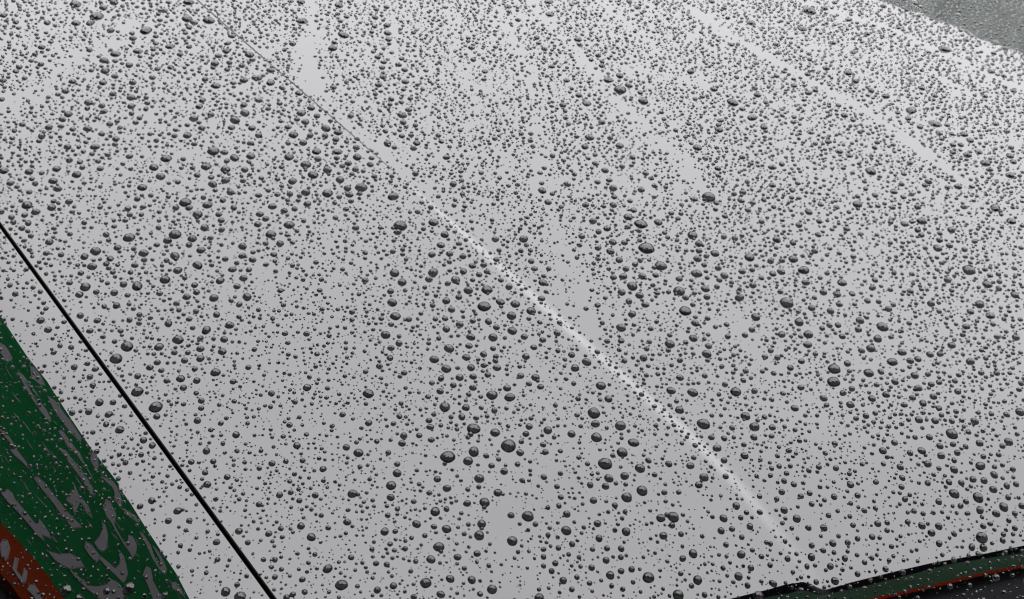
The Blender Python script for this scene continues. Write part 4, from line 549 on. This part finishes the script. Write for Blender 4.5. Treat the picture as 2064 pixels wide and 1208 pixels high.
3676,2091,39 3560,2244,38 3656,2148,33 3685,1972,37 3896,2169,41 3906,2095,31 3864,2238,33 3815,2316,36 3696,2375,41 3756,2230,30 3726,2183,29 3775,2398,27
3622,2333,28 3650,2194,27 3476,1985,32 3484,1918,39 3423,1963,27 3430,1909,24 3321,1862,32 3356,1816,29 3292,1826,26 3250,1859,27 3229,1810,32 3133,1912,35
3062,1884,33 3085,1829,33 3089,1796,34 3227,2042,28 3202,1988,25 3285,1973,24 3279,2035,21 3489,2178,25 3519,2137,22 3566,2099,23 3275,2104,19 2989,1980,23
3051,2087,21 3417,2023,22 2749,2797,20 2852,3047,39 2726,2959,58 2722,2715,24 2815,2730,22 2912,2667,20 4014,2166,29 2933,2003,22 2942,2752,22 3156,3352,47
3099,3287,35 3079,3476,41 3036,3555,32 3073,3359,26 3025,3320,25 2946,3356,39 2995,3238,34 2913,3452,33 2856,3379,34 2940,3615,32 2878,3627,32 2809,3601,26
2791,3354,34 2755,3311,34 2780,3252,30 2692,3317,44 2798,3123,66 2738,3130,33 2618,3253,57 2760,3546,40 2706,3616,45 2735,3666,54 2822,3715,82 2829,3855,68
2842,3792,31 2697,3755,51 2687,3867,60 2701,3947,39 2608,3911,34 2570,3777,65 2586,3674,63 2688,3680,28 2652,3723,29 2675,3498,43 2586,3583,36 2631,3557,24
2492,3881,36 2448,3955,33 2617,4034,44 2539,4136,48 2569,4194,33 2467,4239,27 2438,4151,55 2419,4090,47 2374,4269,39 2205,4190,47 2191,4073,48 2075,4176,42
2146,4011,42 2120,4074,36 2056,4092,34 2074,3983,34 1988,4024,48 1918,4120,34 2104,4287,36 2144,4215,32 2140,4164,33 2232,4022,27 2175,4357,34 2458,4341,41
2415,4474,50 2343,4538,29 2277,4436,30 2353,3825,66 2387,3758,51 2333,3882,26 2321,3786,38 2303,3704,47 2256,3797,34 2556,3429,44 2434,3537,51 2486,3382,43
2474,3488,30 2504,3567,27 2525,3608,31 2576,3525,26 2447,3850,26 2678,3241,22 2651,3150,31 2613,3188,25 2623,3117,23 2564,3154,32 2601,3079,32 2568,3053,33
2541,3233,36 2507,3181,28 2465,3221,28 2507,3088,36 2528,3022,29 2484,3044,34 2413,3068,42 2385,3246,37 2422,3197,26 2388,3145,31 2328,3186,31 2353,3081,32
2441,2923,25 2374,3013,22 2459,3313,31 2420,3385,35 2376,3452,38 2342,3421,33 2373,3340,40 2300,3310,48 2285,3376,37 2261,3432,37 2179,3486,65 2206,3397,27
2306,3250,23 2209,3325,30 2254,3282,29 2023,3573,62 2139,3786,52 2151,3717,39 2201,3759,24 2182,3895,28 2098,3656,31 2022,3717,53 2018,3668,31 1945,3703,33
1991,3884,31 1906,4025,38 1912,3933,49 1850,3947,35 1823,4031,25 1971,4097,30 1906,3887,25 2026,3943,24 2172,3566,22 2092,3520,23 2580,3349,27 2660,2948,26
2633,3002,22 2642,2910,22 2785,3056,24 2679,3184,26 2404,2896,53 1777,3969,56 1958,4198,29 2914,3201,24 2732,3074,25 2186,3632,25 1896,3764,25 1980,5276,51
1848,5506,55 1877,5423,42 1715,5706,44 1757,5591,50 1691,5641,38 1766,5463,51 1576,5768,63 1650,5587,52 1708,5504,34 1845,5283,45 1917,5204,34 1935,5265,31
1489,5801,50 1544,5647,47 1500,5707,47 1399,5818,44 1373,5883,39 1447,5948,38 1522,5849,33 1502,5908,32 1561,5948,38 1607,5842,38 1614,5489,43 1569,5558,42
1698,5438,31 1682,5358,40 1791,5237,41 1754,5186,40 1690,5144,39 1692,5193,30 1567,5327,44 1547,5459,65 1450,5581,68 1431,5715,50 1324,5688,60 1323,5609,48
1393,5529,51 1475,5488,38 1476,5435,38 1347,5764,39 1260,5723,37 1253,5652,34 1266,5804,44 1422,5439,34 1502,5387,27 1611,5138,35 1570,5178,33 1540,5242,30
1513,5297,27 1588,5052,36 1526,5116,47 1468,5211,47 1466,5139,46 1388,5266,38 1471,5305,27 1358,5508,28 1304,5525,34 1319,5472,38 1203,5653,37 1219,5556,34
1267,5523,26 1280,5412,73 1237,5377,50 1278,5312,45 1199,5524,39 1187,5615,29 1161,5579,24 1400,5137,42 1347,5108,28 1860,5064,38 1933,4906,47 1862,4893,39
1851,4817,31 1933,4757,42 2028,4639,37 1974,4600,36 2043,4577,37 1950,4687,30 2165,4559,37 2193,4610,35 2119,4596,40 2123,4494,40 2108,4435,34 2265,4554,32
2235,4513,33 2251,4607,35 2215,4668,32 2133,4747,36 2117,4821,38 2055,4910,40 2094,4653,28 2022,4726,30 1999,4826,26 1985,4956,32 1987,5080,32 2307,4652,32
2295,4743,38 2162,4932,34 2115,4927,26 2258,4768,28 2036,4425,46 1960,4456,50 1997,4396,26 1987,4361,29 1885,4479,38 1836,4562,45 1936,4388,28 1872,4641,35
1861,4710,28 1776,4859,36 1750,4933,33 1799,4753,30 1753,4732,35 1679,4875,42 1652,4932,34 1622,4898,34 1645,4788,40 1617,4825,28 1685,4700,35 1701,4630,37
1746,4546,44 1756,4607,29 1804,4425,36 1748,4467,35 1760,4379,46 1828,4247,37 1819,4312,27 1939,4214,30 1904,4301,30 1877,4378,25 1706,4516,29 1649,4552,39
1667,4594,26 1623,4631,28 1564,4700,31 1571,4643,33 1545,4855,32 1500,4785,29 1502,4826,26 1665,4444,40 1738,4320,33 1614,4496,27 1550,4561,35 1479,4732,38
1504,4671,23 1596,4415,47 1651,4312,33 1779,4083,44 1760,4225,27 1858,4133,33 1715,4249,24 1716,4367,26 1556,4915,22 1387,5222,24 1667,4204,35 1527,4473,29
1474,4547,30 1487,4609,25 1411,4816,37 1289,5155,39 1231,5320,36 1327,4972,32 1264,5097,25 1361,4842,26 1206,5028,35 1145,5146,30 1085,5329,45 1005,5315,34
1257,5256,27 1140,5539,30 1271,4802,29 1090,5189,21 1146,5460,21 1139,5408,23 1102,5505,24 1171,5273,19 1185,5232,25 1074,5565,27'''
D = np.array([list(map(int, q.split(','))) for q in DROPS.split()], float)*1e-4
dt, ds_, dr = D[:, 0], D[:, 1], D[:, 2]/2
def dist_of(t, s):
    x, y = to_xy(t, s); return np.sqrt(x*x+y*y+CAM_Z**2)
def looks(t, s, r):
    """height / radius, outline wobble, stretch and its direction"""
    N = len(t); dd = dist_of(t, s); far = np.clip((dd-.65)/.6, 0, 1); big = np.clip((r-.0015)/.003, 0, 1)
    hr = np.clip(.86-.15*big-.16*far+rng.normal(size=N)*.05, .36, .95)
    wob = .35+.35*big+.9*far*rng.random(N)+.25*rng.random(N)
    st = np.exp(np.abs(rng.normal(size=N))*(.07+.10*far)); tu = rng.uniform(0, np.pi, N)
    return hr, wob, st, tu
hr, wob, st, tu = looks(dt, ds_, dr)
app = dr/dist_of(dt, ds_)                             # apparent size
order = np.argsort(-app); top = order[:300]; rest = order[300:]

def zone(t, s):
    c = float(crease_s(np.array(t))); e = float(nose_line(np.array(s)))-t
    if s < .1455: return 'green'
    if s < S_GAP: return 'strip'
    if e > .118 and s > .30: return 'edge'
    if s < .215: return 'gap'
    if abs(s-c) < .012: return 'crease'
    return 'left' if s < c else 'right'
SIDE = {'green': 'on the fender', 'strip': 'on the fender', 'edge': 'beside the front edge', 'gap': 'beside the panel gap',
        'crease': 'on the crease', 'left': 'left of the crease', 'right': 'right of the crease'}
COLS = ('far left', 'left', 'centre left', 'centre right', 'right', 'far right'); ROWS = ('top', 'upper', 'lower', 'bottom')
_o = 'first second third fourth fifth sixth seventh eighth ninth tenth eleventh twelfth thirteenth fourteenth fifteenth sixteenth seventeenth eighteenth nineteenth twentieth'.split()
_o += ['twenty-'+q for q in _o[:9]]+['thirtieth']+['thirty-'+q for q in _o[:9]]+['fortieth']+['forty-'+q for q in _o[:9]]
NTH = ['biggest']+[q+' biggest' for q in _o[1:]]
V300 = drop_verts(dt[top], ds_[top], dr[top], hr[top], 7, 26, wob[top], st[top], tu[top])
seen = {}
inv = cam.matrix_world.inverted()
for i, k in enumerate(top):
    x, y = to_xy(dt[k], ds_[k]); zz = float(H(np.array(x), np.array(y)))
    q = inv @ Vector((x, y, zz)); across, down = .5+CAM_F*q.x/-q.z, .5-CAM_F*q.y/-q.z*1024/599
    cell_ = (min(max(int(across*6), 0), 5), min(max(int(down*4), 0), 3)); n = seen.get(cell_, 0); seen[cell_] = n+1
    z = zone(dt[k], ds_[k])
    o = link('water_drop', one_drop(V300[i]-np.array([x, y, zz]), 7, 26)); o.location = (x, y, zz)
    tag(o, f'{NTH[n]} water drop in the {ROWS[cell_[1]]} {COLS[cell_[0]]} of the photo, {SIDE[z]}', 'water drop',
        'water drops beaded on the fender' if z in ('green', 'strip') else 'water drops beaded on the hood')
Vr = drop_verts(dt[rest], ds_[rest], dr[rest], hr[rest], 5, 16, wob[rest], st[rest], tu[rest])

# the uncounted small beads in between
AREA = [(1.028, 0.293), (0.895, 0.585), (0.763, 0.956), (0.625, 1.458), (0.319, 0.909), (0.174, 0.655), (0.090, 0.542), (0.195, 0.363), (0.289, 0.202), (0.423, 0.072), (0.542, 0.118), (0.720, 0.184)]            # outline (t, s) of the stretch where the larger drops above were placed one by one
DRY = [(0.0065, 0.16, [(0.903, 0.548), (0.840, 0.513), (0.785, 0.476), (0.735, 0.454)]),
       (0.0044, 0.18, [(0.735, 0.454), (0.682, 0.451), (0.623, 0.450), (0.570, 0.450), (0.525, 0.450), (0.478, 0.450)]),
       (0.0079, 0.16, [(0.820, 0.491), (0.777, 0.467), (0.747, 0.456)]),
       (0.0059, 0.15, [(0.835, 0.765), (0.822, 0.763), (0.755, 0.739), (0.691, 0.721), (0.621, 0.693), (0.561, 0.677), (0.510, 0.667), (0.466, 0.646)]),
       (0.0065, 0.04, [(0.779, 0.932), (0.764, 0.931), (0.677, 0.917), (0.616, 0.912), (0.562, 0.911), (0.509, 0.911), (0.458, 0.906), (0.410, 0.891), (0.361, 0.880)]),
       (0.0060, 0.05, [(0.722, 1.084), (0.702, 1.090), (0.650, 1.116), (0.603, 1.133), (0.548, 1.131), (0.481, 1.133), (0.447, 1.137)]),
       (0.0050, 0.45, [(0.795, 0.840), (0.699, 0.813), (0.620, 0.803), (0.540, 0.786), (0.478, 0.768)]),
       (0.0047, 0.45, [(0.742, 1.000), (0.661, 0.990), (0.573, 0.982), (0.504, 0.973), (0.435, 0.955), (0.373, 0.934)]),
       (0.0052, 0.45, [(0.835, 0.728), (0.721, 0.668), (0.628, 0.614), (0.562, 0.557)]),
       (0.0041, 0.50, [(0.853, 0.677), (0.735, 0.608), (0.631, 0.545)]),
       (0.0035, 0.50, [(0.875, 0.619), (0.751, 0.547), (0.650, 0.507)]),
       (0.0047, 0.45, [(0.685, 1.192), (0.623, 1.195), (0.550, 1.198), (0.490, 1.211)]),
       (0.0040, 0.50, [(0.778, 0.891), (0.702, 0.875), (0.621, 0.856)]),
       (0.0058, 0.25, [(0.565, 0.557), (0.504, 0.514), (0.434, 0.477), (0.389, 0.453), (0.366, 0.435)]),
       (0.0080, 0.35, [(0.922, 0.379), (0.898, 0.343), (0.875, 0.302), (0.845, 0.261), (0.837, 0.235)]),
       (0.0051, 0.15, [(0.290, 0.302), (0.270, 0.289), (0.245, 0.274)]),
       (0.0043, 0.30, [(0.240, 0.399), (0.218, 0.391)]),
       (0.0045, 0.35, [(0.557, 0.603), (0.487, 0.588), (0.449, 0.583)]),
       (0.0084, 0.25, [(0.505, 1.064), (0.472, 1.055)]),
       (0.0042, 0.30, [(0.334, 0.541), (0.278, 0.516)]),
       (0.0044, 0.30, [(0.699, 0.320), (0.672, 0.343)])]              # runs wiped dry: (half width, [(t, s), ...])
def inside(poly, t, s):
    c = np.zeros(len(t), bool); n = len(poly)
    for i in range(n):
        (a, b), (p, q) = poly[i], poly[(i+1) % n]
        w = ((b > s) != (q > s)) & (t < (p-a)*(s-b)/((q-b) if q != b else 1e-9)+a); c ^= w
    return c
def seg_dist(t, s, pl):
    d = np.full(len(t), 9.)
    for (a, b), (p, q) in zip(pl[:-1], pl[1:]):
        u = np.clip(((t-a)*(p-a)+(s-b)*(q-b))/((p-a)**2+(q-b)**2), 0, 1)
        d = np.minimum(d, np.hypot(t-a-u*(p-a), s-b-u*(q-b)))
    return d
M = 300000
ct = rng.uniform(-.02, 1.25, M); cs_ = rng.uniform(-.02, 1.72, M)
dd = dist_of(ct, cs_); px = dd/CAM_F/2064              # metres per picture element of the survey
ins = inside(AREA, ct, cs_)
u = rng.random(M)
dia = np.where(u < .50, rng.uniform(.0005, .0011, M), np.where(u < .86, rng.uniform(.0010, .0019, M), rng.uniform(.0017, .0030, M)))
dia *= np.clip(dd/.62, .95, 2.4)**1.1
cap = 8.5*px; big = rng.random(M)
dia = np.where(~ins & (big < .05), rng.uniform(.003, .0075, M), np.where(ins, np.minimum(dia, cap), dia))
AC = np.array(AREA); AC = AC.mean(0)+(AC-AC.mean(0))*1.55
keep = inside(AC.tolist(), ct, cs_) & (rng.random(M) < np.clip(1.0*(.66/dd)**.62, .05, 1))
cl_ = rng.uniform(0, 100, (3, 2))
clump = np.sin(ct*31+2*np.sin(cs_*23))+np.sin(cs_*37+1.7*np.sin(ct*29+1))+np.sin((ct+cs_)*57)
keep &= rng.random(M) < np.clip(.86+.14*clump, .3, 1)
for hw, res, pl in DRY:
    d = seg_dist(ct, cs_, pl)/hw
    d = d*(1+.35*np.sin(ct*61+cs_*19)); keep &= ~((d < 1.8) & (rng.random(M) > np.clip((d-.7)/.8, res, 1)))
keep &= np.abs(cs_-S_GAP) > .0016+dia*.25
ct, cs_, dia = ct[keep], cs_[keep], dia[keep]
o = np.argsort(-dia); ct, cs_, dia = ct[o], cs_[o], dia[o]
cell = {}; G = .009
def put(t, s, r): cell.setdefault((int(t//G), int(s//G)), []).append((t, s, r))
for a, b, c in zip(dt, ds_, dr): put(a, b, c)
ok = np.zeros(len(ct), bool)
for i in range(len(ct)):
    t, s, r = ct[i], cs_[i], dia[i]/2; a, b = int(t//G), int(s//G); good = True
    for p in (a-1, a, a+1):
        for q in (b-1, b, b+1):
            for t2, s2, r2 in cell.get((p, q), ()):
                if (t-t2)**2+(s-s2)**2 < (1.08*r+1.12*r2+.00025)**2: good = False; break
            if not good: break
        if not good: break
    if good: put(t, s, r); ok[i] = True
ct, cs_, r_ = ct[ok], cs_[ok], dia[ok]/2
# beads that have just run into a larger drop and hang on its lower rim
sel = rng.permutation(len(dt))[:300]; fx, fy = to_xy(dt[sel], ds_[sel]); fl = np.hypot(fx, fy)
an = rng.normal(size=len(sel))*.9; ux, uy = -fx/fl, -fy/fl; ux, uy = ux*np.cos(an)-uy*np.sin(an), ux*np.sin(an)+uy*np.cos(an)
sr_ = dr[sel]*rng.uniform(.26, .52, len(sel)); off = dr[sel]*.98+sr_*rng.uniform(.15, .6, len(sel))
at_, as_ = to_ts(fx+ux*off, fy+uy*off)
ct, cs_, r_ = np.concatenate([ct, at_]), np.concatenate([cs_, as_]), np.concatenate([r_, sr_])
hr, wob, st, tu = looks(ct, cs_, r_)
far = np.clip((dist_of(ct, cs_)-.9)/.4, 0, 1)          # flat merged blots towards the far corner
run = (rng.random(len(ct)) < .35*far); st = np.where(run, rng.uniform(1.4, 2.8, len(ct)), st); tu = np.where(run, np.pi/2+rng.normal(size=len(ct))*.35, tu)
fine = r_/dist_of(ct, cs_) < .00155
Vs = drop_verts(ct[~fine], cs_[~fine], r_[~fine], hr[~fine], 3, 9, wob[~fine]*.8, st[~fine], tu[~fine])
Vf = drop_verts(ct[fine], cs_[fine], r_[fine], hr[fine], 2, 7, wob[fine]*.8, st[fine], tu[fine])
onf = cs_[~fine] < S_GAP; ong = cs_[fine] < S_GAP; onr = ds_[rest] < S_GAP
for name, V, rings, seg, lab in (
    ('water_beads', Vs[~onf], 3, 9, 'countless small water beads spread over the hood'),
    ('water_beads', Vs[onf], 3, 9, 'countless small water beads spread over the fender strip'),
    ('water_beads', Vf[~ong], 2, 7, 'fine water specks like dust between all drops on the hood'),
    ('water_beads', Vf[ong], 2, 7, 'fine water specks like dust on the fender'),
    ('water_beads', Vr[~onr], 5, 16, 'middling water beads between the large drops on the hood'),
    ('water_beads', Vr[onr], 5, 16, 'middling water beads on the fender left of the panel gap')):
    tag(link(name, many(name, V, rings, seg)), lab, 'water beads', kind='stuff')
print('beads', len(ct), 'rest', len(rest))
